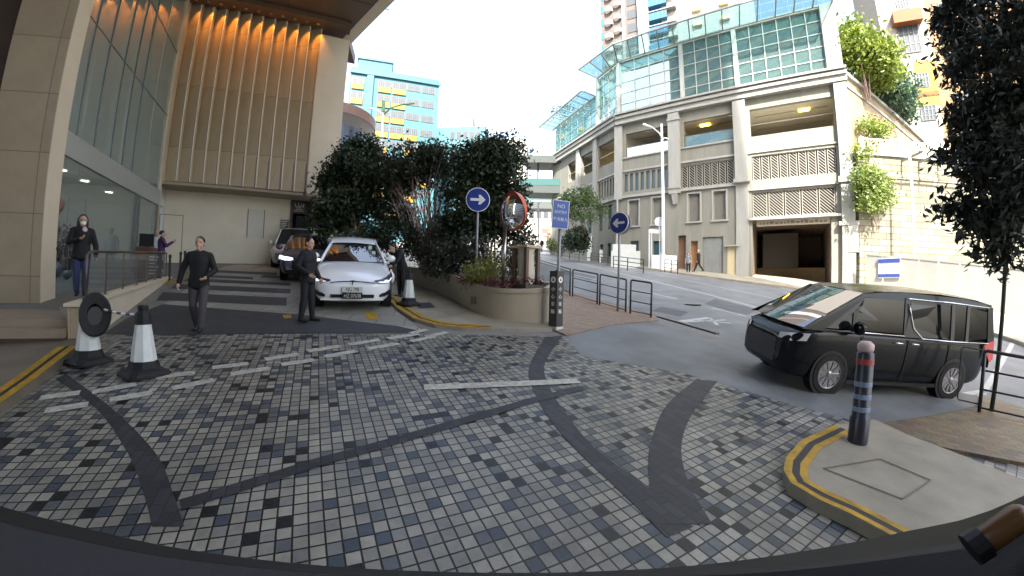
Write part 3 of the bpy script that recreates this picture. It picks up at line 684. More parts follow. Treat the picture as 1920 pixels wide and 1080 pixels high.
wsign(589, 392, 600, 420, 'pale lettered dark board half hidden by the leftmost tree', [(.1, .9, .85, .08), (.1, .7, .65, .08), (.2, .8, .4, .12), (.15, .5, .18, .1)])
# bollards in front of the lower wall
bm_ = mat('bollard_black', (.03, .03, .03), .4)
wb = None
WBL = ['first slim black bollard from the left along the pale wall', 'second slim black bollard from the left along the pale wall', 'black bollard just left of the walking man\'s shoulder', 'black bollard just right of the walking man along the pale wall', 'third slim bollard from the right along the pale wall', 'second slim bollard from the right along the pale wall', 'slim bollard nearest the vans along the pale wall']
for i, (px, py, pt) in enumerate(((317, 527, 477), (337, 519, 472), (345, 512, 470), (394, 491, 465), (417, 491, 463), (444, 489, 461), (475, 487, 460))):
    p = G(px, py); R = hypot(p.x, p.y); hgt = RR(px, pt, R).z-p.z; lab = WBL[i]
    if wb is None:
        wb = thing('bollard', lab, 'bollard', p, 'slim bollards along the pale wall'); M_ = Matrix.Translation(p); HB = hgt
        MB(M_).lathe([(.035, 0), (.035, hgt-.1), (.045, hgt-.1), (.045, hgt-.02), (.02, hgt)], n=10).build('post', bm_, wb, smooth=False)
        MB(M_).lathe([(.07, 0), (.07, .015), (.036, .02)], n=10).build('foot', bm_, wb)
    else: dup(wb, Matrix.Translation(p) @ Matrix.Diagonal((1, 1, hgt/HB, 1)), lab)

# ------------------------------------------------------------------ car park building across the street
P3 = V((9.1, 32.3, 0)); FA = 128.5; FM = frame(P3, FA); FX = V((sin(radians(FA)), cos(radians(FA)), 0)); FY = V((-FX.y, FX.x, 0))
WA = 158.3; WX = V((sin(radians(WA)), cos(radians(WA)), 0)); WY = V((-WX.y, WX.x, 0)); WL = 12.5; WO = P3-WX*WL; WMx = frame(WO, WA)
def onf(px, py, O, X, Y, off):
    d = ray(px, py); p = d*((Y.dot(O)+off)/Y.dot(d)); q = p-O; return X.dot(q), p.z
def fx(px, py, off=0.0): return onf(px, py, P3, FX, FY, off)
def wx(px, py, off=0.0): return onf(px, py, WO, WX, WY, off)
def rect(f, x0, y0, x1, y1, off=0.0):
    a = f(x0, y0, off); b = f(x1, y1, off); return [min(a[0], b[0]), max(a[0], b[0]), b[1], a[1]]
cp_ = thing('car_park', 'cream car park building with lattice grilles, open decks and a glass top across the street', 'building', FM)
cwall = mat('carpark_wall', (.175, .172, .142), .7, var=.16, scale=1.6, bump=.05, stretch=(1.2, 1.2, .16))
cwhite = mat('carpark_trim', (.27, .27, .245), .6, var=.12, scale=2.0, stretch=(1.2, 1.2, .2))
cdark = mat('deck_dark', (.05, .05, .05), .8)
inner = mat('deck_inner', (.45, .42, .34), .8, var=.1)
lat = mat('lattice_metal', (.26, .25, .215), .5)
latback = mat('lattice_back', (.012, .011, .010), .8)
def holed(M, s0, s1, z0, z1, holes, m, depth, parent, name='wall'):
    ss = sorted({s0, s1} | {min(max(h[i], s0), s1) for h in holes for i in (0, 1)}); zs = sorted({z0, z1} | {min(max(h[i], z0), z1) for h in holes for i in (2, 3)})
    mb = MB(M)
    for a, b in zip(ss[:-1], ss[1:]):
        for c, d in zip(zs[:-1], zs[1:]):
            if b-a < 1e-4 or d-c < 1e-4: continue
            x, z = (a+b)/2, (c+d)/2
            if any(h[0] < x < h[1] and h[2] < z < h[3] for h in holes): continue
            mb.quad((a, 0, c), (b, 0, c), (b, 0, d), (a, 0, d))
    for h in holes:
        a, b, c, d = h
        mb.quad((a, 0, c), (a, depth, c), (b, depth, c), (b, 0, c)); mb.quad((a, 0, d), (b, 0, d), (b, depth, d), (a, depth, d))
        mb.quad((a, 0, c), (a, 0, d), (a, depth, d), (a, depth, c)); mb.quad((b, 0, c), (b, depth, c), (b, depth, d), (b, 0, d))
    return mb.build(name, m, parent)
def lattice(M, r, parent, name='grille', y=.12, n=1, step=.22, frame_=True, bars=True):
    """n framed panels of diagonal bars filling the rectangle r"""
    a, b, c, d = r; W_ = (b-a)/n
    for i in range(n):
        x0 = a+W_*i+.05*(n > 1); x1 = a+W_*(i+1)-.05*(n > 1); mb = MB(M); fw = .05
        mb.boxb(x0, x1, y-.04, y, c, c+fw); mb.boxb(x0, x1, y-.04, y, d-fw, d); mb.boxb(x0, x0+fw, y-.04, y, c+fw, d-fw); mb.boxb(x1-fw, x1, y-.04, y, c+fw, d-fw)
        if bars:
            t = -(d-c)
            while t < x1-x0:
                # 45 degree bar from (x0+t, d) going down right
                u0 = max(0, -t); p0 = (x0+t+u0, d-u0); u1 = min(d-c, x1-x0-t); p1 = (x0+t+u1, d-u1)
                if u1-u0 > .05: mb.bar((p0[0], y-.01, p0[1]), (p1[0], y-.01, p1[1]), .045, .02, up=(0, 1, 0))
                t += step
            t = 0
            while t < (x1-x0)+(d-c):
                u0 = max(0, t-(x1-x0)); u1 = min(d-c, t)
                if u1-u0 > .05: mb.bar((x0+t-u0, y+.012, c+u0), (x0+t-u1, y+.012, c+u1), .030, .02, up=(0, 1, 0))
                t += step
        mb.build(name, lat, parent)
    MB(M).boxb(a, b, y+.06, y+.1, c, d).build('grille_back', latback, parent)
# levels
ZC = fx(1480, 172)[1]
bA = rect(fx, 1405, 205, 1567, 236); bA[3] = fx(1480, 193)[1]; bA[2] = fx(1490, 245)[1]
bB = rect(fx, 1281, 222, 1375, 262); bB[3] = bA[3]; bB[2] = bA[2]
bC = rect(fx, 1173, 262, 1254, 282); bC[3] = bA[3]; bC[2] = bA[2]-.05
gA = rect(fx, 1409, 294, 1571, 326); gA[2] = fx(1490, 331)[1]
gB = rect(fx, 1276, 311, 1377, 340); gB[2:] = gA[2:]
gA2 = rect(fx, 1409, 362, 1569, 399)
wC = rect(fx, 1169, 328, 1252, 350)
tz1 = fx(1325, 361)[1]; tz0 = fx(1325, 414)[1]
tw = [rect(fx, 1290, 362, 1312, 415), rect(fx, 1337, 360, 1361, 414), rect(fx, 1179, 373, 1197, 420), rect(fx, 1223, 370, 1241, 417)]
for r in tw: r[2], r[3] = tz0, tz1
gar = rect(fx, 1410, 413, 1559, 545); gar[2] = -1.5
doors = [rect(fx, 1271, 442, 1285, 503), rect(fx, 1295, 452, 1307, 502)]
shut = rect(fx, 1317, 445, 1355, 512)
gw = [rect(fx, 1182, 452, 1197, 478), rect(fx, 1224, 452, 1240, 478)]
SE = fx(1600, 400)[0]; ZR = ZC+1.05
cw = [[wC[0]+(wC[1]-wC[0])*(k+.18)/8, wC[0]+(wC[1]-wC[0])*(k+.82)/8, wC[2], wC[3]] for k in range(8)]
holes = [bA, bB, bC, gA, gB, gA2, gar, shut]+doors+tw+gw+cw
holed(FM, 0, SE-.1, -2, ZR, holes, cwall, .35, cp_)
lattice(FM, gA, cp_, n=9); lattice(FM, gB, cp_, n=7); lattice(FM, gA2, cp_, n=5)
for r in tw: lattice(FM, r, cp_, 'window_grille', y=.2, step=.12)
for r in cw+gw: MB(FM).boxb(r[0], r[1], .18, .22, r[2], r[3]).build('window', mat('dark_teal_glass', (.03, .07, .08), .08), cp_)
# trims round the tall windows
for r in tw:
    mb = MB(FM); e = .12
    mb.boxb(r[0]-e, r[0], -.06, .1, r[2], r[3]+e); mb.boxb(r[1], r[1]+e, -.06, .1, r[2], r[3]+e); mb.boxb(r[0], r[1], -.06, .1, r[3], r[3]+e); mb.boxb(r[0]-e*1.6, r[1]+e*1.6, -.14, .1, r[2]-e, r[2])
    mb.build('window_surround', cwhite, cp_)
# string courses and cornice
def course(M, s0, s1, z, h, y, m=cwhite, parent=cp_, name='string_course'): MB(M).boxb(s0, s1, -y, .001, z-h/2, z+h/2).build(name, m, parent)
pil = [fx(1255, 300)[0], fx(1276, 300)[0]]; pil1 = [fx(1378, 300)[0], fx(1402, 300)[0]]; pil0 = [fx(1574, 300)[0], SE+.15]
zs1 = fx(1325, 352)[1]; zsill = (bA[2]+gA[3])/2
for z, h, y in ((zs1, .22, .18), (gA[3]+.28, .16, .12), (bA[2]-.06, .12, .1)):
    for s0, s1 in ((.05, pil[0]), (pil[1], pil1[0])): course(FM, s0, s1, z, h, y)
for z, h, y in ((gA[3]+.28, .10, .10), (gA2[3]+.22, .14, .14), (gA2[2]-.16, .16, .3)): course(FM, pil1[1], pil0[0], z, h, y)
for k, (z, h, y) in enumerate(((ZC+.12, .22, .42), (ZC+.36, .2, .34), (ZC+.62, .26, .5), (ZC+.92, .16, .62))): MB(FM).boxb(-.1, SE+.2, -y, .002*k, z-h/2, z+h/2).build('cornice', cwhite, cp_)
# pilasters
MB(FM).boxb(pil0[0], SE+.10, -.34, .001, -2, ZC-.05).build('pilaster', cwhite, cp_)
MB(FM).boxb(pil0[0]-.15, SE+.3, -.46, .002, gA[2]-.75, gA[2]-.35).build('capital', cwhite, cp_)
MB(FM).boxb(pil0[0]-.2, SE+.3, -.42, .003, gA2[2]-.9, gA2[2]-.65).build('capital', cwhite, cp_)
MB(FM).boxb(SE-.35, SE+.26, -.40, .004, gar[3]-2.5, gar[3]-.7).build('wall_cabinet', cwhite, cp_)
MB(FM).boxb(pil1[0], pil1[1], -.34, .001, zs1, ZC-.05).build('pilaster', cwhite, cp_)
MB(FM).boxb(pil1[0]-.12, pil1[1]+.1, -.44, .003, zs1+.05, zs1+.35).build('capital', cwhite, cp_)
MB(FM).boxb(pil1[0], pil1[1], -.12, .001, -2, zs1).build('pilaster', cwhite, cp_)
zp = fx(1265, 365)[1]; zq = fx(1266, 384)[1]
p = MB(FM).boxb(pil[0], pil[1], -.40, .001, zp, ZC-.05).build('pilaster', cwhite, cp_)
for z0_, z1_ in ((zp+.4, zp+.52), (ZC-.7, ZC-.5)): MB(FM).boxb(pil[0]-.06, pil[1]+.06, -.47, .002, z0_, z1_).build('band', cwhite, p)
MB(FM).hexa([(pil[0]+.3, -.2, zq), (pil[1]-.3, -.2, zq), (pil[1]-.3, 0, zq), (pil[0]+.3, 0, zq)], [(pil[0]+.2, -.38, zp), (pil[1]-.2, -.38, zp), (pil[1]-.2, 0, zp), (pil[0]+.2, 0, zp)]).build('corbel', cwhite, p)
MB(FM).boxb(-.25, .45, -.25, .001, zs1-.2, ZC-.05).build('pilaster', cwhite, cp_)
MB(FM).tube([(.1, -.35, zs1-.2), (.1, -.35, 1.0)], .09, 8).build('downpipe', cwhite, cp_)
# open decks: rooms behind the openings
def deck(M, r, y1, parent, ceil=inner, sides=True):
    a, b, c, d = r; q = MB(M); q.quad((a-.3, .36, d), (b+.3, .36, d), (b+.3, y1, d), (a-.3, y1, d)).build('deck_ceiling', ceil, parent)
    MB(M).quad((a-.3, .36, c-.2), (b+.3, .36, c-.2), (b+.3, y1, c-.2), (a-.3, y1, c-.2)).build('deck_floor', inner, parent)
    q = MB(M); q.quad((a-.3, y1, c-.2), (b+.3, y1, c-.2), (b+.3, y1, d), (a-.3, y1, d)); q.quad((a-.3, .36, c-.2), (a-.3, y1, c-.2), (a-.3, y1, d), (a-.3, .36, d)); q.quad((b+.3, .36, c-.2), (b+.3, y1, c-.2), (b+.3, y1, d), (b+.3, .36, d))
    q.build('deck_wall', inner, parent)
amber = mat('amber_lamp', (1.0, .62, .06), emit=3.0)
for r, lampx, win in ((bA, 1508, True), (bB, 1322, False), (bC, 1181, False)):
    deck(FM, r, 6.0, cp_)
    d = ray(lampx, 206 if win else (235 if lampx > 1250 else 271)); k = (r[3]-.06)/d.z; q = FM.inverted() @ (d*k)
    q.y = min(max(q.y, .9), 5.2)
    MB(FM).boxb(q.x-.38, q.x+.38, q.y-.16, q.y+.16, r[3]-.10, r[3]-.001).build('ceiling_lamp', amber, cp_)
    for k_ in range(3): MB(FM).boxb(r[0]+.2, r[1]-.2, 1.5+1.4*k_, 1.56+1.4*k_, r[3]-.05, r[3]).build('ceiling_pipe', lat, cp_)
    MB(FM).boxb(r[0]+.5+(r[1]-r[0])*.25, r[0]+(r[1]-r[0])*.7, 5.9, 5.97, r[2], r[2]+1.1).build('deck_window', mat('dark_teal_glass', (.03, .07, .08), .08), cp_)
    MB(FM).tube([(r[0], .12, r[2]+.95), (r[1], .12, r[2]+.95)], .035, 6).build('deck_rail', steel, cp_)
    if r is not bA: MB(FM).boxb(r[0]+.1, r[1], .1, .12, r[2], r[2]+.9).build('deck_glass', glass_mat('rail_glass_blue', (.35, .62, .72), .35, .3), cp_)
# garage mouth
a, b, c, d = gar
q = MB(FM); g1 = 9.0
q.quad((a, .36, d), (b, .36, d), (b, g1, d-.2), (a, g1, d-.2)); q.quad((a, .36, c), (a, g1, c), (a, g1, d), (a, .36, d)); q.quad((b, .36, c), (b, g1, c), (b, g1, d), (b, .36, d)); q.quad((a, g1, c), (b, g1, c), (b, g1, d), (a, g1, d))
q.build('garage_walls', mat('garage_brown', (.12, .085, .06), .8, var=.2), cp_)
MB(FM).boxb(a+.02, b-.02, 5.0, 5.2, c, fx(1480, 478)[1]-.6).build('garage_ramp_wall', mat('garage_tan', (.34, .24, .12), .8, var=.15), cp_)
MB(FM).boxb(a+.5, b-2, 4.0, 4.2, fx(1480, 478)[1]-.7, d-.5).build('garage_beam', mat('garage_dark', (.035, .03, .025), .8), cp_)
sb = MB(FM).boxb(a+.3, b-.05, .1, .16, d-.48, d-.05).build('height_sign', mat('sign_tan', (.30, .27, .20), .6), cp_)
mb = MB(FM); random.seed(4)
x = a+.5
while x < b-.3: w_ = random.uniform(.1, .28); mb.boxb(x, x+w_, .085, .10, d-.36, d-.36+random.uniform(.12, .22)); x += w_+.08
mb.build('lettering', mat('sign_brown', (.12, .10, .08), .6), sb)
# doors and shutter
MB(FM).boxb(doors[0][0], doors[0][1], .3, .34, -2, doors[0][3]).build('door', mat('door_brown', (.16, .085, .05), .5, var=.1), cp_)
MB(FM).boxb(doors[1][0], doors[1][1], .28, .32, -2, doors[1][3]).build('door', mat('door_orange', (.30, .15, .06), .5, var=.1), cp_)
mb = MB(FM); z = -1.0
while z < shut[3]-.1: mb.boxb(shut[0], shut[1], .14, .18, z, z+.095); z += .1
mb.boxb(shut[0], shut[1], .19, .2, -1, shut[3]); mb.build('shutter', mat('shutter_grey', (.20, .21, .20), .5, .2, var=.08), cp_)
q = fx(1373, 462); MB(FM).boxb(q[0]-.5, q[0]+.5, -.35, 0, q[1]-.03, q[1]+.06).build('door_hood', cwhite, cp_)
MB(FM).boxb(q[0]-.35, q[0]+.3, -.02, .0, -1, q[1]-.03).build('side_door', mat('side_door', (.42, .36, .22), .6), cp_)
# glass storey
cg = glass_mat('curtain_glass', (.42, .66, .64), clear=.66, refl=.26, rough=.015, refl_tint=(.80, .93, .92), edge=False)
mulw = mat('mullion_light', (.40, .41, .38), .4); 
ZG0 = ZR+.05; ZG1 = fx(1372, 56, .3)[1]
gz = [ZG0+(ZG1-ZG0)*k/5 for k in range(6)]
def curtain(M, s0, s1, z0, z1, y, nx, nz, parent, post=True):
    g = MB(M).boxb(s0, s1, y, y+.04, z0, z1).build('glazing', cg, parent); mb = MB(M)
    for k in range(nx+1):
        s = s0+(s1-s0)*k/nx; mb.boxb(s-.03, s+.03, y-.07, y-.001, z0, z1)
    for k in range(nz+1):
        z = z0+(z1-z0)*k/nz; mb.boxb(s0, s1, y-.05, y-.002, z-.03, z+.03)
    mb.build('mullions', mulw, g)
curtain(FM, .2, pil[1]+.1, ZG0, ZG1, .3, 4, 5, cp_); curtain(FM, pil[1]+.4, fx(1380, 120, .3)[0]-.15, ZG0, ZG1, .3, 4, 5, cp_); curtain(FM, fx(1380, 120, .3)[0]+.15, SE-.9, ZG0, ZG1, .3, 6, 5, cp_)
for s in (0, pil[1]+.25, fx(1380, 120, .3)[0]): MB(FM).boxb(s-.15, s+.15, .1, .6, ZG0, ZG1).build('glass_pier', mat('pier_grey', (.38, .38, .35), .6), cp_)
MB(FM).boxb(SE-.9, SE+.1, .0, 8, ZR, ZG1+.1).build('glass_pier', cwhite, cp_)
MB(FM).boxb(.2, SE-.9, 2.8, 3.0, ZR, ZG1).build('storey_back', mat('storey_back', (.34, .37, .30), .7), cp_)
MB(FM).boxb(.2, SE-.9, .35, 8, ZG1-.02, ZG1+.2).build('storey_roof', mulw, cp_)
# wing bending away up the street
s120 = wx(1119, 240)[0]; wdk = []
def wr(x0, y0, x1, y1): return rect(wx, x0, y0, x1, y1)
ztop, zbot = bA[3], bA[2]
for x0, x1 in ((1122, 1154), (1090, 1115), (1066, 1083)):
    r = [wx(x0, 270)[0], wx(x1, 270)[0], zbot, ztop]; wdk.append(r)
wwin = []
for x0, x1, n in ((1122, 1153, 6), (1090, 1113, 5)):
    a, b = wx(x0, 340)[0], wx(x1, 340)[0]
    for k in range(n): wwin.append([a+(b-a)*(k+.2)/n, a+(b-a)*(k+.75)/n, wC[2], wC[3]])
for x0, x1 in ((1123, 1131), (1140, 1148), (1090, 1097), (1103, 1110)): wwin.append([wx(x0, 400)[0], wx(x1, 400)[0], tz0, tz1])
for x0, x1 in ((1125, 1131), (1139, 1146)): wwin.append([wx(x0, 465)[0], wx(x1, 465)[0], gw[0][2], gw[0][3]])
holed(WMx, 0, WL-.02, -1, ZR, wdk+wwin, cwall, .35, cp_)
for r in wdk: deck(WMx, r, 5, cp_); MB(WMx).tube([(r[0], .12, r[2]+.95), (r[1], .12, r[2]+.95)], .035, 6).build('deck_rail', steel, cp_)
for r in wwin: MB(WMx).boxb(r[0], r[1], .18, .22, r[2], r[3]).build('window', mat('dark_teal_glass', (.03, .07, .08), .08), cp_)
for z, h, y in ((zs1, .22, .18), (gA[3]+.28, .16, .12)): course(WMx, 0, WL-.05, z, h, y)
for k, (z, h, y) in enumerate(((ZC+.12, .22, .42), (ZC+.36, .2, .34), (ZC+.62, .26, .5), (ZC+.92, .16, .62))): MB(WMx).boxb(0, WL, -y, .002*k, z-h/2, z+h/2).build('cornice', cwhite, cp_)
for px in (1118, 1086): s = wx(px, 300)[0]; MB(WMx).boxb(s-.3, s+.3, -.25, .001, zs1-.2, ZC-.05).build('pilaster', cwhite, cp_)
curtain(WMx, s120, WL-.2, ZG0, ZG1, .3, 4, 5, cp_)
zl = wx(1085, 205)[1]; curtain(WMx, .2, s120-.3, ZG0, zl, .3, 7, 4, cp_)
MB(WMx).boxb(s120-.2, s120+.05, .0, 6, ZR, ZG1).build('glass_pier', mat('pier_grey', (.38, .38, .35), .6), cp_)
MB(WMx).boxb(.2, WL-.4, 2.8, 3.0, ZR, zl).build('storey_back', mat('storey_back', (.34, .37, .30), .7), cp_)
# glass awnings
agl = glass_mat('awning_glass', (.45, .74, .78), .62, .18); amet = mat('awning_metal', (.24, .25, .24), .4, .3)
def awning(inner_, outer_, n):
    mb = MB(); g = MB()
    for i in range(len(inner_)-1):
        a, b, c, d = inner_[i], inner_[i+1], outer_[i+1], outer_[i]
        g.quad(a, b, c, d); mb.bar(a, b, .14, .14); mb.bar(d, c, .12, .12)
        for k in range(n[i]+1):
            t = k/n[i]; mb.bar(a.lerp(b, t), d.lerp(c, t), .09, .11)
    o = mb.build('awning_frame', amet, cp_); g.build('awning_glass', agl, o)
OV = 2.1; ZA = ZG1+.05
def fw(s, y, z): return FM @ V((s, y, z))
def ww(s, y, z): return WMx @ V((s, y, z))
kk = OV*math.tan(radians((WA-FA)/2))
awning([ww(s120, .1, ZA), fw(0, .1, ZA), fw(SE, .1, ZA)], [ww(s120, -OV, ZA+.35), fw(kk*-1*-1-.0, -OV, ZA+.35), fw(SE+.2, -OV, ZA+.35)], [3, 13])
awning([ww(-.3, .1, zl), ww(s120-.3, .1, zl)], [ww(-.8, -1.5, zl+.3), ww(s120-.4, -1.5, zl+.3)], [9])
# side wall going right, behind the bright tree
ts = V((22.8, 22.0, 0)); SWd = V((sin(radians(66)), cos(radians(66)), 0))
c0 = FM @ V((SE+.1, 0, 0)); c0.z = 0; c1_ = c0+SWd*24
SWM = frame(c0, 66)
sw = thing('side_wall', 'long sunlit cream wall running back to the right of the car park', 'wall', SWM)
MB(SWM).boxb(.05, 24, 0, .4, 4, ZC+.5).build('wall', mat('side_cream', (.22, .17, .105), .7, var=.06), sw)
MB(SWM).boxb(.0, 24, -.2, .5, ZC+.5, ZC+.75).build('coping', cwhite, sw); MB(SWM).boxb(.02, 24, -.08, 0, ZC-.3, ZC-.1).build('moulding', cwhite, sw)

# ------------------------------------------------------------------ retaining wall, hoarding and things in front
RA = V((22.3, 21.4, 0)); RWD = 99; RM = frame(RA, RWD)
RX = V((sin(radians(RWD)), cos(radians(RWD)), 0)); RY = V((-RX.y, RX.x, 0))
def rx(px, py, off=0.0): return onf(px, py, RA, RX, RY, off)
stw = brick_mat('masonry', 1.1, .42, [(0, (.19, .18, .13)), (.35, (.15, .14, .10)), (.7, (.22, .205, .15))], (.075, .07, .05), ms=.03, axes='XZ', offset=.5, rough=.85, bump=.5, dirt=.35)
rwl = thing('retaining_wall', 'tall sunlit masonry retaining wall with a white railing on top', 'wall', RM)
ZT = rx(1700, 291)[1]
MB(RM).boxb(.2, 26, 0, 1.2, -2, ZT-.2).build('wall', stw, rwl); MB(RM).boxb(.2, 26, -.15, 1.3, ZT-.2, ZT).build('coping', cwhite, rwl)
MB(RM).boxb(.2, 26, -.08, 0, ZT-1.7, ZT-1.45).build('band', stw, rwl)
mb = MB(RM)
for k in range(90): mb.boxb(.8+k*.24, .84+k*.24, .2, .24, ZT, ZT+1.0)
mb.boxb(.8, 22.5, .18, .26, ZT+1.0, ZT+1.07); mb.boxb(.8, 22.5, .19, .25, ZT+.08, ZT+.13)
for k in range(8): mb.boxb(.7+k*3, .95+k*3, .12, .34, ZT, ZT+1.15)
mb.build('railing', white, rwl)
# pergola beams sticking out over the wall
pg = thing('pergola', 'row of thin beams on a post projecting from the masonry wall', 'pergola', RM)
for k, px in enumerate((1690, 1722, 1757, 1792)):
    s, z = rx(px, 291); MB(RM).bar((s, .0, ZT-.45), (s, -1.9, ZT-.35), .12, .14).build('beam', cwhite, pg)
s0, s1 = rx(1668, 291)[0], rx(1800, 291)[0]
MB(RM).bar((s0, -1.7, ZT-.25), (s1, -1.7, ZT-.25), .1, .12).build('rail', cwhite, pg)
p = rx(1669, 420); MB(RM).tube([(s0, -1.7, -1.2), (s0, -1.7, ZT-.2)], .09, 8).build('post', mat('post_grey', (.45, .45, .43), .5), pg)
# hoarding
HO = [V((22.0, 20.4, 0)), V((23.2, 16.6, 0)), V((24.6, 12.8, 0)), V((26.4, 7.5, 0)), V((29, 0, 0))]
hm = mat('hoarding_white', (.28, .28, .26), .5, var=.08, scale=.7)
ho = thing('hoarding', 'white panelled site hoarding along the sunlit pavement below the masonry wall', 'hoarding', (HO[1].x, HO[1].y, sz(HO[1].x, HO[1].y)))
def hz(x, y): return sz(x, y)+2.35
first = True
for a, b in zip(HO[:-1], HO[1:]):
    L = (b-a).length; n = max(1, round(L/1.0))
    for k in range(n):
        p = a.lerp(b, k/n+.012); q = a.lerp(b, (k+1)/n-.012); d = (q-p).normalized(); nn = V((d.y, -d.x, 0))*.025
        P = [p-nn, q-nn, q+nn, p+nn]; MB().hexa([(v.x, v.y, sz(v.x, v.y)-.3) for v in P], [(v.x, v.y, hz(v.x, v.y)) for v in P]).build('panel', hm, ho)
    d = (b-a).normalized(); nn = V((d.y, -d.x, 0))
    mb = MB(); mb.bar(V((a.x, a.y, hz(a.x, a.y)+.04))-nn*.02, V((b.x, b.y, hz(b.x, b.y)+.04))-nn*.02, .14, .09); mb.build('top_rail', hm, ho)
q = HO[0].lerp(HO[1], .35); d = (HO[1]-HO[0]).normalized(); nn = V((d.y, -d.x, 0))
if nn.x > 0: nn = -nn
ns = thing('notice_board', 'white notice board with dark blue bands on the hoarding', 'notice board', q+nn*.06+V((0, 0, sz(q.x, q.y)+1.2)))
c = q+nn*.06; zc_ = sz(q.x, q.y)
def pan(z0, z1, o, m, nm): 
    p, r = c-d*.62+nn*o, c+d*.62+nn*o; MB().hexa([(p.x, p.y, z0), (r.x, r.y, z0), (r.x+nn.x*.03, r.y+nn.y*.03, z0), (p.x+nn.x*.03, p.y+nn.y*.03, z0)], [(p.x, p.y, z1), (r.x, r.y, z1), (r.x+nn.x*.03, r.y+nn.y*.03, z1), (p.x+nn.x*.03, p.y+nn.y*.03, z1)]).build(nm, m, ns)
pan(zc_+1.1, zc_+2.3, 0, white, 'board'); navy = mat('navy_band', (.03, .05, .22), .5); pan(zc_+2.0, zc_+2.25, .031, navy, 'blue_band'); pan(zc_+1.15, zc_+1.35, .031, navy, 'blue_band')

# ------------------------------------------------------------------ footbridge and far street
FB = thing('footbridge', 'covered grey green footbridge crossing the far end of the street', 'footbridge', (2, 46, 9))
fbm = mat('bridge_grey', (.045, .055, .052), .6); fbt = mat('bridge_teal', (.025, .085, .08), .5)
def fbar(px0, py0, px1, py1, R0, R1, th, dep, m, nm):
    a = RR(px0, py0, R0); b = RR(px1, py1, R1); h = abs(a.z-RR(px0, py0+th, R0).z)
    d = (b-a).normalized(); n = V((d.y, -d.x, 0)).normalized()*dep
    P = [a, b, b-n, a-n]
    MB().hexa([(p.x, p.y, p.z-h) for p in P], [(p.x, p.y, p.z) for p in P]).build(nm, m, FB)
RB0, RB1 = 44, 42
fbar(975, 291, 1072, 292, RB0, RB1, 13, 3.2, fbm, 'roof'); fbar(975, 334, 1075, 336, RB0, RB1, 12, .12, fbt, 'parapet'); fbar(975, 345, 1078, 347, RB0, RB1, 15, 3.2, fbm, 'deck')
for px in (1009, 1050): fbar(px-1.8, 303, px+1.8, 303, RB0, RB0, 40, .4, fbm, 'post')
FB2 = thing('footbridge', 'lower teal railed footbridge beyond the covered one', 'footbridge', (2, 66, 9))
FBs = FB; FB = FB2
fbar(975, 365, 1062, 366, 66, 64, 10, .12, fbt, 'parapet'); fbar(975, 377, 1064, 378, 66, 64, 13, 3, fbm, 'deck')
for k in range(14): fbar(985+6*k, 362, 986+6*k, 362, 66, 66, 6, .1, fbt, 'baluster')
# far buildings
def block(name, lab, px0, px1, pytop, R, az, depth, m, base=-3.0, rows=0, cols=0, wm=None, inset=.15, roofm=None, wfrac=.62, hfrac=.55, zrow=None, right=True, parts=True):
    """a building whose front runs between two image columns at ground distance R, facing bearing az+90"""
    O = RR(px0, 400, R); O.z = 0; X = V((sin(radians(az)), cos(radians(az)), 0)); Y = V((-X.y, X.x, 0))
    d = ray(px1, 400); k = Y.dot(O)/Y.dot(d); L = X.dot(d*k-O); M = frame(O, az)
    dt = ray(px0, pytop); zt = dt.z*(Y.dot(O)/Y.dot(dt))
    t = thing(name, lab, 'building', M)
    MB(M).boxb(0, L, 0, depth, base, zt).build('wall', m, t)
    return t, M, L, zt
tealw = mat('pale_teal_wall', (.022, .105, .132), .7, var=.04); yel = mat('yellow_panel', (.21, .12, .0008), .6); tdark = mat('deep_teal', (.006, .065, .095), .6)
winm = mat('far_window', (.022, .03, .04), .6); wfrm = mat('window_white', (.055, .065, .075), .5)
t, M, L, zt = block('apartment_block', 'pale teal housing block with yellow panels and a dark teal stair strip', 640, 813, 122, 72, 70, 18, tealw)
MB(M).boxb(-.2, L+.3, -.35, .0, zt-1.3, zt-.7).build('roof_band', tdark, t)
MB(M).boxb(1, L*.45, 2, 10, zt, zt+3).build('roof_house', tealw, t); MB(M).boxb(.8, L*.46, 1.8, 10.2, zt+3, zt+3.4).build('roof_slab', tdark, t)
xs_ = [(.02, .15), (.31, .45), (.47, .62), (.64, .78), (.81, .95)]
MB(M).boxb(L*.18, L*.255, -.3, 0, 2, zt-1.3).build('stair_strip', tdark, t)
fl = 2.95; z = zt-1.9
yelmap = {0: (0, 1, 2), 1: (0, 1, 2), 2: (0, 1, 2), 3: (0, 1, 2, 3), 4: (1, 3, 4), 5: (0, 3, 4), 6: (0, 1, 2, 3, 4), 7: (0, 1, 2, 3), 8: (1, 2)}
for r in range(9):
    for c_, (u0, u1) in enumerate(xs_):
        x0, x1 = L*u0, L*u1
        p = MB(M).boxb(x0, x1, -.06, 0, z-1.35, z).build('window', winm, t)
        mb = MB(M)
        for q in range(7): x = x0+(x1-x0)*q/6; mb.boxb(x-.05-.04*(q % 3 == 0), x+.05+.04*(q % 3 == 0), -.1, -.061, z-1.35, z)
        mb.boxb(x0, x1, -.09, -.062, z-.5, z-.42); mb.build('frame', wfrm, p)
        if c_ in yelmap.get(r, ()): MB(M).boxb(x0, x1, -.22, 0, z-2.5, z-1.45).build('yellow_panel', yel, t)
    z -= fl
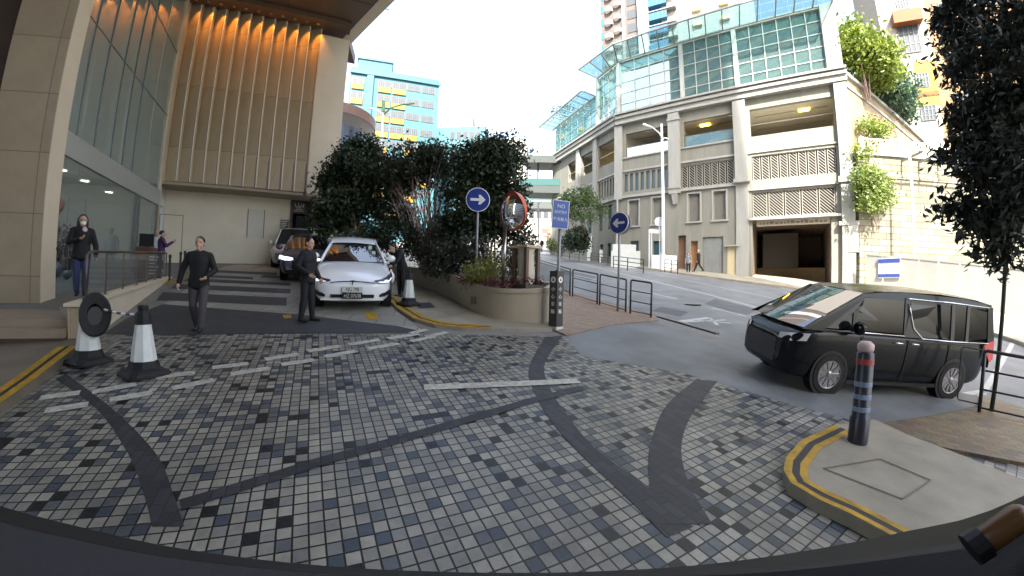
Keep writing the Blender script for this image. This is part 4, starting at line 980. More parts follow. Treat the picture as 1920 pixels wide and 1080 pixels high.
# curved copper fronted building beside the hotel pier
q = RR(640, 400, 31); q.z = 0; cb = thing('curved_building', 'round dark fronted building with a copper band beside the hotel pier', 'building', q)
R1_ = 3.1; M_ = Matrix.Translation(RR(612, 400, 36)*1.0); M_.translation.z = 0
z1, z2, z3 = RR(690, 206, 33).z, RR(690, 224, 33).z, RR(690, 238, 33).z
MB(M_).lathe([(R1_, -2), (R1_, z3)], n=40).build('dark_glass', mat('dark_blue_glass', (.03, .045, .07), .15), cb, smooth=False)
MB(M_).lathe([(R1_, z3), (R1_+.7, z2), (R1_+.75, z2)], n=40).build('soffit', mat('cove_grey', (.22, .21, .20), .5), cb)
MB(M_).lathe([(R1_+.75, z2), (R1_+.75, z1), (0, z1)], n=40).build('copper_band', mat('copper_panel', (.15, .08, .06), .5, var=.06), cb)
t, M, L, zt = block('low_block', 'small pale blue building showing over the trees', 812, 905, 240, 88, 95, 10, mat('light_blue_wall', (.035, .115, .145), .7))
for k in range(5): MB(M).boxb(L*(.3+.13*k), L*(.3+.13*k)+1.0, -.05, 0, zt-3, zt-1.2).build('window', winm, t)
pf = mat('far_cream', (.30, .29, .27), .8, var=.05)
t, M, L, zt = block('far_block', 'hazy pale hillside building behind the housing block', 800, 880, 212, 160, 90, 20, pf)
for k in range(10): MB(M).boxb(L*(.05+.09*k), L*(.05+.09*k)+1.6, -.1, 0, zt-4-2*(k % 2), zt-2-2*(k % 2)).build('window', wfrm, t)
t, M, L, zt = block('far_block', 'lower hazy pale building left of the footbridge', 880, 985, 262, 170, 95, 20, pf)
for k in range(8): MB(M).boxb(L*(.08+.11*k), L*(.08+.11*k)+2, -.1, 0, zt-5, zt-2.6).build('window', wfrm, t)
t, M, L, zt = block('street_end_block', 'pale building closing the far end of the street below the bridges', 975, 1075, 385, 120, 95, 20, pf, base=8)
for k in range(7): MB(M).boxb(L*(.05+.13*k), L*(.05+.13*k)+1.6, -.1, 0, zt-4, zt-2).build('window', winm, t)
sgn = [mat('shop_red', (.6, .06, .05), .5), mat('shop_orange', (.75, .35, .05), .5), mat('shop_pink', (.7, .3, .3), .5)]
for k, (px, py, s) in enumerate(((1022, 432, 0), (1032, 428, 1), (1027, 440, 2))):
    q = RR(px, py, 100+k); ss = thing('shop_sign', ('red', 'orange', 'pink')[k]+' shop sign far down the street under the footbridge', 'sign', q)
    MB(Matrix.Translation(q)).boxb(-.9, .9, -.1, .1, -.7, .7).build('panel', sgn[s], ss); MB(Matrix.Translation(q)).boxb(-.05, .05, .1, 8, -.05, .05).build('bracket', black, ss)
# residential tower above the car park
O = RR(1128, 60, 78); O.z = 0; M = frame(O, 122); tw_ = thing('residential_tower', 'tall residential tower with stacked balconies and blue bay windows above the car park', 'tower', M)
twl = mat('tower_tile_shaded', (.075, .06, .052), .7, var=.06); twp = mat('tower_pale', (.26, .24, .22), .7); bl = mat('bay_blue', (.02, .10, .19), .1)  # tile darkened: shade on the left part is put into its colour
MB(M).boxb(0, 30, 0, 18, 5, 95).build('wall', twl, tw_)
MB(M).boxb(8.2, 10.5, -1.2, 0, 5, 95).build('rib', mat('tower_rib', (.42, .42, .44), .6), tw_); MB(M).boxb(4.7, 5.4, -.6, 0, 5, 95).build('rib', mat('tower_rib2', (.20, .15, .15), .6), tw_)
MB(M).boxb(13, 30, -.9, 0, 5, 95).build('pale_front', twp, tw_)  # paler slab: sunlight on the right part is put into its colour
z = 24.0
while z < 66:
    for x0, x1 in ((.9, 2.6), (3.0, 4.4)):
        p = MB(M).lathe([(.85, 0), (.95, .12), (.95, 1.0), (.85, 1.0)], ((x0+x1)/2, 0, z+(.8 if x0 > 2 else 0)), 10, a0=pi, a1=2*pi).build('balcony', twp, tw_)
    MB(M).boxb(-.06, .5, -.06, .3, z+.4, z+2.2).build('corner_window', bl, tw_)
    MB(M).boxb(5.8, 8.0, -.1, 0, z+.3, z+2.4).build('window', winm, tw_)
    p = MB(M).boxb(10.6, 14.2, -1.9, 0, z+.5, z+2.3).build('bay_window', bl, tw_)
    mb = MB(M)
    for x in (10.6, 11.5, 12.4, 13.3, 14.12): mb.boxb(x, x+.09, -1.96, -1.90, z+.5, z+2.3)
    mb.build('frame', wfrm, p); MB(M).boxb(10.5, 16, -2.1, 0, z+2.3, z+2.5).build('bay_hood', mat('bay_hood', (.18, .17, .16), .6), tw_)
    for x in (19, 24): MB(M).boxb(x, x+1.6, -1.5, -.9, z+.6, z+1.5).build('planter_box', mat('planter_yellow', (.62, .50, .22), .6), tw_)
    z += 3.3
# yellow and white apartment building on the right
O = RR(1672, 200, 58); O.z = 0; M = frame(O, 128); ya = thing('apartment_building', 'white and yellow apartment building with orange side behind the big dark tree', 'building', M)
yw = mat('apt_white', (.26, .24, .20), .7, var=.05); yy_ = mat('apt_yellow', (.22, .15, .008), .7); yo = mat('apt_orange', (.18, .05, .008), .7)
X = V((sin(radians(128)), cos(radians(128)), 0)); Y = V((-X.y, X.x, 0))
def ax_(px, py): return onf(px, py, O, X, Y, 0)
Lw = ax_(1768, 230)[0]
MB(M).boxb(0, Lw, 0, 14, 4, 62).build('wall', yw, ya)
MB(M).boxb(Lw, Lw+14, -.02, 14, 4, 62).build('side_wall', mat('apt_tan', (.20, .11, .04), .7, var=.08), ya)
for (x0, y0, x1, y1, k) in ((1682, 52, 1728, 96, 0), (1680, 3, 1706, 22, 1), (1716, 140, 1742, 162, 1), (1726, 200, 1756, 224, 1)):
    a = ax_(x0, y0); b = ax_(x1, y1); p = MB(M).boxb(a[0], b[0], -.08, 0, b[1], a[1]).build('window', winm, ya); mb = MB(M)
    for q in range(5): x = a[0]+(b[0]-a[0])*q/4; mb.boxb(x-.06, x+.06, -.13, -.081, b[1], a[1])
    for q in (0, .3, .72, 1): z = b[1]+(a[1]-b[1])*q; mb.boxb(a[0], b[0], -.12, -.082, z-.05, z+.05)
    mb.build('frame', wfrm, p)
    if k == 0: MB(M).boxb(a[0]-.5, b[0]+.5, -1.2, 0, a[1], a[1]+1.6).build('orange_hood', yo, ya)
for (y0, y1, m) in ((118, 172, yy_), (176, 180, yo), (181, 196, yy_)):
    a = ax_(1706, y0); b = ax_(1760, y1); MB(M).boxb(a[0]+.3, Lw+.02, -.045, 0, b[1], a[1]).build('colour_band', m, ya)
for z in range(10, 60, 4): MB(M).boxb(Lw+1.5, Lw+9, -.10, -.02, z, z+1.5).build('side_window', winm, ya)
# unseen block behind the camera, sized to shade the forecourt; stands in mirrors
tm = frame((-46, -14), 90); ht = thing('tower_block', 'tall unseen stone tower block behind the camera, sized to shade the forecourt', 'tower', tm)
MB(tm).boxb(0, 59.3, -26, 0, -6, 66).build('wall', mat('tower_stone', (.22, .20, .165), .6, var=.1), ht)
for k in range(15): MB(tm).boxb(1, 58.5, 0, .05, 2+k*4.2, 4.3+k*4.2).build('window_band', mat('tower_glass', (.06, .09, .11), .08), ht)

# ------------------------------------------------------------------ planter with trees, shrubs and posts
plm = mat('planter_stone', (.36, .31, .23), .55, var=.09, scale=1.2, bump=.05)
soil = mat('soil', (.05, .035, .025), .95, var=.3, scale=10, bump=.5)
PB = [G(*p) for p in ((725, 520), (745, 528), (802, 545), (839, 561), (875, 582), (905, 597), (945, 607), (987, 611), (1027, 612))]
PT = [(725, 494), (739, 498), (787, 503.5), (824, 512), (868, 525), (913, 536), (950, 541), (987, 541.5), (1025, 540)]
PTZ = [RR(t[0], t[1], hypot(b.x, b.y)).z for t, b in zip(PT, PB)]
back = [V((1.25, 10.2, 0)), V((.55, 13.5, 0)), V((-.6, 18, 0)), V((-4.4, 19.5, 0))]
planter = thing('planter', 'long curved cream stone planter holding the dense trees and the mirror post', 'planter', PB[-1])
def spl(P, k=4):
    out = []
    for i in range(len(P)-1):
        p0, p1, p2, p3 = P[max(i-1, 0)], P[i], P[i+1], P[min(i+2, len(P)-1)]
        for j in range(k): t = j/k; out.append(.5*((2*p1)+(p2-p0)*t+(2*p0-5*p1+4*p2-p3)*t*t+(3*p1-p0-3*p2+p3)*t**3))
    return out+[P[-1]]
PQ = [V((b.x, b.y, z)) for b, z in zip(PB, PTZ)]
pe = PQ[-1]; PQ = PQ[:-1]+[pe+V((-.10, .0, 0)), pe+V((.02, .16, 0))]
PQ = spl(PQ); PB5 = PB[5]; ZB5 = PTZ[5]; PB = [V((p.x, p.y, dz(p.x, p.y))) for p in PQ]; PTZ_ = PTZ; PTZ = [p.z for p in PQ]
ctr = V((-1.2, 12.5, 0))
ring = [(p.x, p.y) for p in PB]+[(p.x, p.y) for p in back]
rz = PTZ+[PTZ[-1]+.15, PTZ[-1]+.3, PTZ[0]+.1, PTZ[0]]
def shrink(p, a):
    d = V((ctr.x-p[0], ctr.y-p[1], 0)).normalized(); return (p[0]+d.x*a, p[1]+d.y*a)
mb = MB(); n = len(ring); inn = [shrink(p, .22) for p in ring]; out2 = [shrink(p, -.035) for p in ring]
mb.grid([[(p[0], p[1], dz(*p)-.3) for p in ring+ring[:1]], [(p[0], p[1], z-.10) for p, z in zip(ring+ring[:1], rz+rz[:1])]])
mb.build('wall', plm, planter, auto=40)
mb = MB(); o_ = out2+out2[:1]; i_ = inn+inn[:1]; zz = rz+rz[:1]
mb.grid([[(p[0], p[1], z-.10) for p, z in zip(ring+ring[:1], zz)], [(p[0], p[1], z-.10) for p, z in zip(o_, zz)], [(p[0], p[1], z) for p, z in zip(o_, zz)], [(p[0], p[1], z) for p, z in zip(i_, zz)], [(p[0], p[1], z-.3) for p, z in zip(i_, zz)]])
mb.build('coping', plm, planter)
MB().add([(p[0], p[1], z-.09) for p, z in zip(inn, rz)], [tuple(range(n))]).build('soil', soil, planter)
p = G(868, 575); 
q = (PB[16]+PB[20])*.5; MB(Matrix.Translation((q.x-.02, q.y-.04, dz(q.x, q.y)+.35))).boxb(-.09, .09, -.06, .05, -.09, .09).build('vent', mat('vent_brown', (.10, .07, .05), .6), planter)
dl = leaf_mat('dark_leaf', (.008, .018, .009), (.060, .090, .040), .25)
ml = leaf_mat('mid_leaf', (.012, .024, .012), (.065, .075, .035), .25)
twig = mat('twig', (.36, .26, .225), .7, var=.3, scale=20)
def ptree(lab, blobs, base, n, lm, seed, stems, size=.13, per=14, clump=.36, name='tree', group=None, strad=.035, cat='tree', shell=.6):
    t = thing(name, lab, cat, base, group)
    leaves('crown', blobs, n, size, lm, t, seed=seed, per=per, clump=clump, shell=shell)
    rnd = random.Random(seed); mb = MB()
    for k in range(stems):
        b = blobs[k % len(blobs)]; e = V(b[0])+V((rnd.uniform(-.6, .6)*b[1][0], rnd.uniform(-.6, .6)*b[1][1], rnd.uniform(-.2, .5)*b[1][2]))
        s = V(base)+V((rnd.uniform(-.25, .25), rnd.uniform(-.2, .2), 0))*(1 if stems > 2 else .1); m_ = s.lerp(e, .5)+V((rnd.uniform(-.2, .2), rnd.uniform(-.2, .2), .3)); m0 = s.lerp(m_, .5)+V((rnd.uniform(-.1, .1), 0, .1))
        mb.tube([s, m0, m_, e], [strad, strad*.8, strad*.6, strad*.2], 6)
        for j in range(3):
            f = m_.lerp(e, rnd.uniform(0, .8)); g = f+V((rnd.uniform(-.7, .7), rnd.uniform(-.5, .5), rnd.uniform(.2, .9)))*.8*min(1.5, b[1][2]); mb.tube([f, f.lerp(g, .5)+V((0, 0, .06)), g], [strad*.45, strad*.3, strad*.1], 5)
    mb.build('trunk', twig, t, smooth=True)
    return t
def bl_(px, py, R, rx_, rz_, ry=None):
    return (tuple(RR(px, py, R)), (rx_, ry or rx_*.8, rz_))
def pbase(px, R, h=0.0):
    d = RR(px, 500, R); return V((d.x, d.y, dz(d.x, d.y)+.55+h))
def knobs(seed, lst, k=5, f=.55):
    """break big rounded masses into uneven lumps with stray sprigs"""
    r = random.Random(seed); out = []
    for c, rr in lst:
        out.append((c, tuple(x*.72 for x in rr)))
        for _ in range(k):
            d = V((r.gauss(0, 1), r.gauss(0, 1), r.gauss(0, 1))).normalized(); s = r.uniform(.28, f); q = r.uniform(.62, 1.0)
            out.append(((c[0]+d.x*rr[0]*q, c[1]+d.y*rr[1]*q, c[2]+d.z*rr[2]*q), tuple(x*s for x in rr)))
    return out
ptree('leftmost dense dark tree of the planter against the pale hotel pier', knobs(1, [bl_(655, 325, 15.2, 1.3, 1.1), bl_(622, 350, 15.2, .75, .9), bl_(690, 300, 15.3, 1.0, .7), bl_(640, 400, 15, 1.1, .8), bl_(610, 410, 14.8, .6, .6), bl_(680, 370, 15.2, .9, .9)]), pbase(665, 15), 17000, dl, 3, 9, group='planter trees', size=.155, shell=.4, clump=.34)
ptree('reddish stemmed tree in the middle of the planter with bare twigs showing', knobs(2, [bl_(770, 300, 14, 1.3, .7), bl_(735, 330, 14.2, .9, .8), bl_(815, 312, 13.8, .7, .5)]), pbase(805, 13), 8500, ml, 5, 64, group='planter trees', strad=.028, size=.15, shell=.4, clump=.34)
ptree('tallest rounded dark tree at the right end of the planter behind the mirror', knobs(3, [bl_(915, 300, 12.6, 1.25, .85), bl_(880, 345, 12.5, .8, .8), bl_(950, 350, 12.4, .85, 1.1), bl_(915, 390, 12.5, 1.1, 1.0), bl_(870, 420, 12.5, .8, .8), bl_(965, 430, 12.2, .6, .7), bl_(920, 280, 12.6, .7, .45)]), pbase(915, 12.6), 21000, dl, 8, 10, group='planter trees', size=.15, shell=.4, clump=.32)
def shrub(lab, blobs, base, n, lm, seed, size=.09, name='shrub', per=12, clump=.2, group=None):
    t = thing(name, lab, 'shrub', base, group); leaves('foliage', blobs, n, size, lm, t, seed=seed, per=per, clump=clump); return t
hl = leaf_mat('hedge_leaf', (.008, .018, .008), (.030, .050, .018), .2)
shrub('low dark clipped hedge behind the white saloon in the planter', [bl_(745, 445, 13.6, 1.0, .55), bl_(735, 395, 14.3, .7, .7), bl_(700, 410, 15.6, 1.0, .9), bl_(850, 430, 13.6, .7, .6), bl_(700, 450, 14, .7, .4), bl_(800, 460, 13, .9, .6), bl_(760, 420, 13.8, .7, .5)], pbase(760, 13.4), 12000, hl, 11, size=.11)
shrub('dark loose bush with pale specks at the foot of the tallest tree', [bl_(850, 480, 11.6, .75, .5), bl_(880, 470, 11.4, .6, .5), bl_(830, 500, 11.6, .6, .3), bl_(960, 490, 11.2, .45, .5), bl_(990, 470, 11.6, .3, .55)], pbase(860, 11.6), 7500, leaf_mat('speck_leaf', (.012, .02, .012), (.075, .085, .06), .2), 12, size=.10)
yg = leaf_mat('yellow_green_leaf', (.06, .09, .015), (.30, .33, .04), .3, scale=5)
shrub('small bright yellow green shrub beside the mirror post in the planter', [bl_(905, 508, 9.6, .42, .26), bl_(890, 515, 9.5, .3, .18), bl_(925, 500, 9.7, .3, .25)], pbase(905, 9.6), 1300, yg, 13, size=.075)
shrub('tuft of fine green plants above the bonnet end of the planter', [bl_(655, 445, 14.6, .7, .22), bl_(690, 440, 14.6, .4, .25)], pbase(660, 14.6), 900, leaf_mat('fern_leaf', (.03, .06, .012), (.16, .20, .04), .3), 14, size=.09)
rdl = leaf_mat('red_leaf', (.05, .015, .012), (.16, .035, .03), .2)
shrub('low dark red ground cover plants along the planter edge', [bl_(935, 531, 9.2, .5, .06), bl_(985, 527, 9.3, .45, .06), bl_(880, 525, 9.7, .3, .06)], pbase(940, 9.3), 1100, rdl, 15, size=.07, name='ground_cover_plant', clump=.1)
# stone lantern pier
q = RR(985, 541, 9.35); q.z = PTZ[-1]-.02; Rq = 9.35
pz1 = RR(985, 461, Rq).z; hh = pz1-q.z
lp_ = thing('stone_pier', 'round cream stone pier with dark metal straps and a square cap on the planter end', 'pier', q)
M_ = frame(q, 45, q.z)
MB(M_).lathe([(.205, .1), (.205, hh*.28), (.19, hh*.285), (.19, hh*.31), (.205, hh*.315), (.205, hh*.8), (.19, hh*.805), (.19, hh*.83), (.205, hh*.835), (.205, hh-.06)], n=28).build('drum', stone2, lp_, auto=35)
strap = mat('bronze_strap', (.11, .075, .055), .4, .4)
for sx in (-1, 1):
    for sy in (-1, 1): MB(M_).boxb(sx*.21-.045, sx*.21+.045, sy*.21-.045, sy*.21+.045, .08, hh-.05).build('strap', strap, lp_)
MB(M_).boxb(-.30, .30, -.30, .30, 0, .09).build('base', mat('dark_granite', (.06, .055, .05), .4), lp_); MB(M_).boxb(-.29, .29, -.29, .29, hh-.06, hh).build('cap', stone, lp_)
# convex mirror
Rm = 9.75; mb0 = RR(942, 531, Rm); mc = RR(961, 397, Rm); mm_ = thing('traffic_mirror', 'oval convex traffic mirror with a red hood on a steel post in the planter', 'mirror', mb0)
MB().tube([mb0-V((0, 0, .3)), V((mb0.x+.04, mb0.y, RR(945, 420, Rm).z))], .05, 12).build('post', steel, mm_, smooth=True)
fd = V((-.72, -.69, -.06)).normalized()
Mm = Matrix.Translation(mc) @ fd.to_track_quat('Z', 'Y').to_matrix().to_4x4()
rm = .485
MB(Mm).lathe([(rm*sin(a*.7/8)/sin(.7), .16*(cos(a*.7/8)-cos(.7))/(1-cos(.7))) for a in range(8, -1, -1)], n=36).build('mirror_face', mat('mirror', (.9, .9, .9), .02, 1.0), mm_, smooth=True)
mred = mat('mirror_red', (.55, .09, .04), .4)
MB(Mm).lathe([(rm, .0), (rm+.012, .005), (rm+.012, -.04), (rm*.6, -.12), (0, -.14)], n=36).build('back_shell', mred, mm_, smooth=True)
vs = []
rows_ = [[], []]
for k in range(19):
    a = radians(-20)+k*radians(130)/18; 
    rows_[0].append(((rm+.03)*cos(a), (rm+.03)*sin(a), -.02)); rows_[1].append(((rm+.05)*cos(a), (rm+.05)*sin(a), .04+.13*sin(pi*k/18)))
MB(Mm).grid(rows_).build('hood', mred, mm_, smooth=True)
# blue arrow signs and posts
blue = mat('sign_blue', (.012, .035, .24), .4); sgw = mat('sign_white', (.75, .77, .78), .4); gpole = mat('grey_pole', (.28, .29, .30), .45, .4)
def arrow_sign(lab, foot, c, az, r, flip, back=False, tilt=0):
    t = thing('arrow_sign', lab, 'sign', foot); fdir = V((sin(radians(az)), cos(radians(az)), 0))
    MB().tube([foot-V((0, 0, .1)), V((c.x, c.y, c.z+r*.8))-fdir*.06], .035, 10).build('post', gpole, t, smooth=True)
    M_ = Matrix.Translation(c) @ fdir.to_track_quat('Z', 'Y').to_matrix().to_4x4()
    MB(M_).lathe([(0, -.02), (r, -.02), (r, .0), (r*.95, .004)], n=36).build('rim', sgw, t)
    p = MB(M_).lathe([(r*.94, .002), (r*.94, .006), (0, .006)], n=36).build('face', blue, t)
    s = -1 if flip else 1; a = r
    P = [(-.62*a, .11*a), (.12*a, .11*a), (.02*a, .40*a), (.22*a, .40*a), (.64*a, 0), (.22*a, -.40*a), (.02*a, -.40*a), (.12*a, -.11*a), (-.62*a, -.11*a)]
    P = [(x*s, y) for x, y in P]; 
    if s < 0: P = P[::-1]
    MB(M_).prism(P, .006, .010).build('arrow', sgw, p)
    if back:
        M2 = M_ @ Matrix.Translation((0, 0, -.16)); MB(M2).lathe([(0, -.012), (r, -.012), (r, .012), (0, .012)], n=36).build('back_disc', gpole, t)
    return t
c = RR(896, 374, 10.6); f = V((c.x, c.y, ZB5-.1))
arrow_sign('round blue sign with a white arrow pointing right before the planter trees', f, c, 175, .345, False)
f = G(1158, 585); f.z += .03; Rf = hypot(f.x, f.y); c = RR(1160, 418, Rf-.1)
arrow_sign('round blue sign with an arrow pointing left on a tall pole behind the railing', f, c, 228, .33, True, back=True)
# no entry plate on a post behind the dark bollard box
bx = G(1042, 618); Rb = hypot(bx.x, bx.y)
f = RR(1044, 612, Rb+.35); c = RR(1052, 403, Rb+.30); f.z = dz(f.x, f.y)+.03
ne = thing('no_entry_sign', 'blue rectangular plate reading no entry in English and Chinese on a grey post', 'sign', f)
MB().tube([f-V((0, 0, .2)), V((f.x+.03, f.y, RR(1050, 380, Rb+.35).z))], .038, 10).build('post', gpole, ne, smooth=True)
Mn = frame((c.x-.02, c.y-.06), 78, c.z) @ Matrix.Rotation(radians(3), 4, 'Y')
hw_, hh_ = .205, .335
MB(Mn).boxb(-hw_, hw_, -.012, .012, -hh_, hh_).build('border', sgw, ne); pl_ = MB(Mn).boxb(-hw_+.015, hw_-.015, -.016, -.0121, -hh_+.015, hh_-.015).build('plate', mat('plate_blue', (.05, .12, .42), .45), ne)
Tm = Mn @ Matrix.Translation((0, -.018, 0)) @ Matrix.Rotation(pi/2, 4, 'X')
text_mesh('lettering', 'NO', .12, sgw, Tm @ Matrix.Translation((0, .19, 0)), pl_); text_mesh('lettering', 'ENTRY', .10, sgw, Tm @ Matrix.Translation((0, .05, 0)), pl_)
text_mesh('lettering', '不准駛入', .092, sgw, Tm @ Matrix.Translation((0, -.12, 0)), pl_)
# dark bollard box
hb = RR(1043, 508, Rb).z-bx.z
bb = thing('bollard_box', 'square dark brown bollard with a white round emblem on each face', 'bollard', bx)
Mb = frame(bx, 46, bx.z)
MB(Mb).boxb(-.125, .125, -.125, .125, 0, .07).build('base', mat('pale_base', (.55, .55, .52), .6), bb)
bbx = MB(Mb).boxb(-.115, .115, -.115, .115, .07, hb).build('body', mat('box_brown', (.040, .032, .030), .4, var=.1), bb, bevel=.004)
MB(Mb).lathe([(.03, hb), (.03, hb+.03), (0, hb+.03)], n=10).build('knob', black, bb)
for rot in (0, pi/2, -pi/2, pi):
    Mf = Mb @ Matrix.Rotation(rot, 4, 'Z') @ Matrix.Translation((0, -.116, hb-.2)) @ Matrix.Rotation(pi/2, 4, 'X')
    e = MB(Mf).lathe([(.072, 0), (.072, .003), (0, .003)], n=28).build('emblem', sgw, bbx)
    MB(Mf).prism([(-.028, -.03), (.028, -.03), (.028, -.02), (.018, .0), (.012, .03), (0, .045), (-.012, .03), (-.018, .0), (-.028, -.02)], .003, .005).build('bell', mat('box_brown', (.04, .03, .03), .4), e)
    for k, ch in enumerate('小心車輛'): text_mesh('lettering', ch, .11, sgw, Mf @ Matrix.Translation((0, -.22-.17*k, .0015)), bbx)
# street railings
railm = mat('railing_black', (.018, .022, .024), .4)
def rail_panel(lab, A, B, h, picket=False, group='black street railings'):
    t = thing('street_railing', lab, 'railing', A, group)
    u = V((0, 0, 1)); d = (B-A).normalized()
    for P in (A+d*.03, B-d*.03): MB().tube([P-u*.1, P+u*(h-.03)], .028, 8).build('post', railm, t, smooth=True)
    MB().tube([A+d*.03+u*(h-.03), A+d*.07+u*h, B-d*.07+u*h, B-d*.03+u*(h-.03)], .028, 8).build('top_rail', railm, t, smooth=True)
    if picket:
        mb = MB(); n = int((B-A).length/.12)
        for k in range(1, n): P = A.lerp(B, k/n); mb.tube([P+u*.1, P+u*(h-.1)], .010, 5)
        mb.bar(A+u*.1, B+u*.1, .03, .03); mb.bar(A+u*(h-.1), B+u*(h-.1), .03, .03); mb.build('pickets', railm, t)
    else:
        for f in (.07, .37, .68): MB().tube([A+u*h*f, B+u*h*f], .016, 6).build('rail', railm, t, smooth=True)
    return t
def kp(px, py): p = G(px, py); p.z += .03; return p
fp = [kp(1073, 557), kp(1121, 572), kp(1177, 588), kp(1222, 597)]
fh = [RR(px, py, hypot(p.x, p.y)).z-p.z for (px, py), p in zip(((1073, 506), (1123, 514), (1180, 523), (1223, 531)), fp)]
hA = sum(fh)/4
pk = kp(1009, 549); pk2 = kp(1032, 551)
rail_panel('railing of close upright bars between the planter and the open rails', V((1.25, 18.5, dz(1.25, 18.5)+.03)), V((fp[0].x-.05, fp[0].y+.1, fp[0].z)), hA, True)
rail_panel('first open three bar railing panel next to the upright bars', fp[0], fp[1], hA); rail_panel('middle open railing panel with the arrow sign pole behind it', fp[1]+V((.03, -.05, 0)), fp[2]-V((.03, -.05, 0)), hA); rail_panel('last open railing panel at the driveway mouth', fp[2]+V((.03, -.05, 0)), fp[3], hA)
# railing on the right
ra = G(1831, 777); ra.z += .05; rb_ = V((8.75, 3.2, 0)); rb_.z = dz(rb_.x, rb_.y)+.05
hR = RR(1849, 657, hypot(ra.x, ra.y)).z-ra.z
rail_panel('black railing running out of frame beside the thin tree trunk', ra, rb_, hR)
le = thing('railing_loop', 'thin bent black hoop at the end of the right railing behind the black van', 'railing', ra)
d = (ra-rb_).normalized(); u = V((0, 0, 1)); MB().tube([ra+u*.12, ra+d*.28+u*.12, ra+d*.30+u*.15, ra+d*.30+u*(hR-.04), ra+d*.26+u*hR, ra+u*hR], .012, 6).build('hoop', railm, le)
# driveway bollard on the island
rbp = G(1608, 829, .12); hb2 = RR(1636, 640, hypot(rbp.x, rbp.y)).z-rbp.z
rb2 = thing('driveway_bollard', 'black bollard with pale bands and a round top on the kerb island', 'bollard', rbp); M_ = Matrix.Translation(rbp)
MB(M_).lathe([(.105, 0), (.105, .28), (.09, .30), (.09, hb2-.14), (.075, hb2-.12)], n=20).build('post', mat('bollard_navy', (.020, .022, .035), .35), rb2, auto=40)
MB(M_).lathe([(.075, hb2-.12), (.085, hb2-.09), (.085, hb2-.04), (.05, hb2-.005), (0, hb2)], n=20).build('cap', mat('cap_pale', (.55, .42, .40), .4), rb2, smooth=True)
for z in (.36, .50, .64): MB(M_).lathe([(.0915, z), (.0925, z+.005), (.0925, z+.05), (.0915, z+.055)], n=20).build('band', mat('reflect_blue', (.20, .26, .38), .3), rb2)
MB(M_).lathe([(.0915, hb2-.26), (.0925, hb2-.255), (.0925, hb2-.2), (.0915, hb2-.195)], n=20).build('band', mat('reflect_red', (.35, .05, .05), .3), rb2)
# cones
conew = mat('cone_white', (.60, .63, .61), .5, var=.1, scale=5)
def make_cone(p, h, lab, az=20):
    t = thing('traffic_cone', lab, 'traffic cone', frame(p, az, p.z), 'white traffic cones with black feet'); M_ = WM[t.name]
    mb = MB(M_)
    def oct(r, z, k=.42): return [(r, -r*k, z), (r, r*k, z), (r*k, r, z), (-r*k, r, z), (-r, r*k, z), (-r, -r*k, z), (-r*k, -r, z), (r*k, -r, z)]
    def stack(lv):
        mb = MB(M_); vs = []; fs = []
        for r, z, k in lv: vs += oct(r, z, k)
        for i in range(len(lv)-1): fs += [(i*8+j, i*8+(j+1) % 8, (i+1)*8+(j+1) % 8, (i+1)*8+j) for j in range(8)]
        fs += [tuple(range(7, -1, -1)), tuple((len(lv)-1)*8+j for j in range(8))]; return mb.add(vs, fs)
    stack([(.26, 0, .75), (.26, .03, .75), (.235, .06, .7), (.17, .10, .55), (.155, .19, .45)]).build('foot', rubber, t)
    stack([(.145, .185, .42), (.085, .66, .42)]).build('sleeve', conew, t)
    stack([(.092, .655, .42), (.088, .74, .42), (.075, .80, .42), (.055, .83, .42), (.06, .88, .42), (.05, .90, .42)]).build('cap', rubber, t)
    return t
p = G(270, 703); make_cone(p, .88, 'white traffic cone holding the free end of the striped bar')
p0 = G(166, 681); make_cone(p0, .92, 'white traffic cone with a black reel and striped bar by the ramp wall', 10)
p2 = G(766, 572, .07); make_cone(p2, .9, 'white traffic cone on the planter pavement beside the white saloon', 40)
# reel and striped bar
rc = RR(178, 590, hypot(p0.x, p0.y)-.12); rl2 = thing('barrier_reel', 'large black oval reel hung on the traffic cone by the ramp wall', 'reel', rc)
Mr = Matrix.Translation(rc) @ V((.62, -.62, .12)).normalized().to_track_quat('Z', 'Y').to_matrix().to_4x4() @ Matrix.Diagonal((.72, 1.12, 1, 1))
MB(Mr).lathe([(.13, -.05), (.25, -.06), (.27, -.03), (.27, .03), (.25, .06), (.13, .05), (.13, -.05)], n=30).build('rim', rubber, rl2, auto=40)
MB(Mr).lathe([(.0, -.02), (.13, -.02), (.13, .02), (0, .02)], (0, -.03, 0), n=24).build('hub', mat('reel_dark', (.03, .028, .028), .5), rl2)
ba, bb_ = RR(188, 578, hypot(p0.x, p0.y)-.08), RR(262, 589, hypot(p.x, p.y)-.02)
br = thing('barrier_bar', 'striped black and white bar hanging between the two left cones', 'barrier', ba)
nseg = 9
for k in range(nseg):
    a_, b_ = ba.lerp(bb_, k/nseg), ba.lerp(bb_, (k+1)/nseg); sg = -.03
    a_ = a_+V((0, 0, sg*sin(pi*k/nseg))); b_ = b_+V((0, 0, sg*sin(pi*(k+1)/nseg)))
    MB().tube([a_, b_], .016, 8).build('segment', black if k % 2 == 0 else sgw, br)
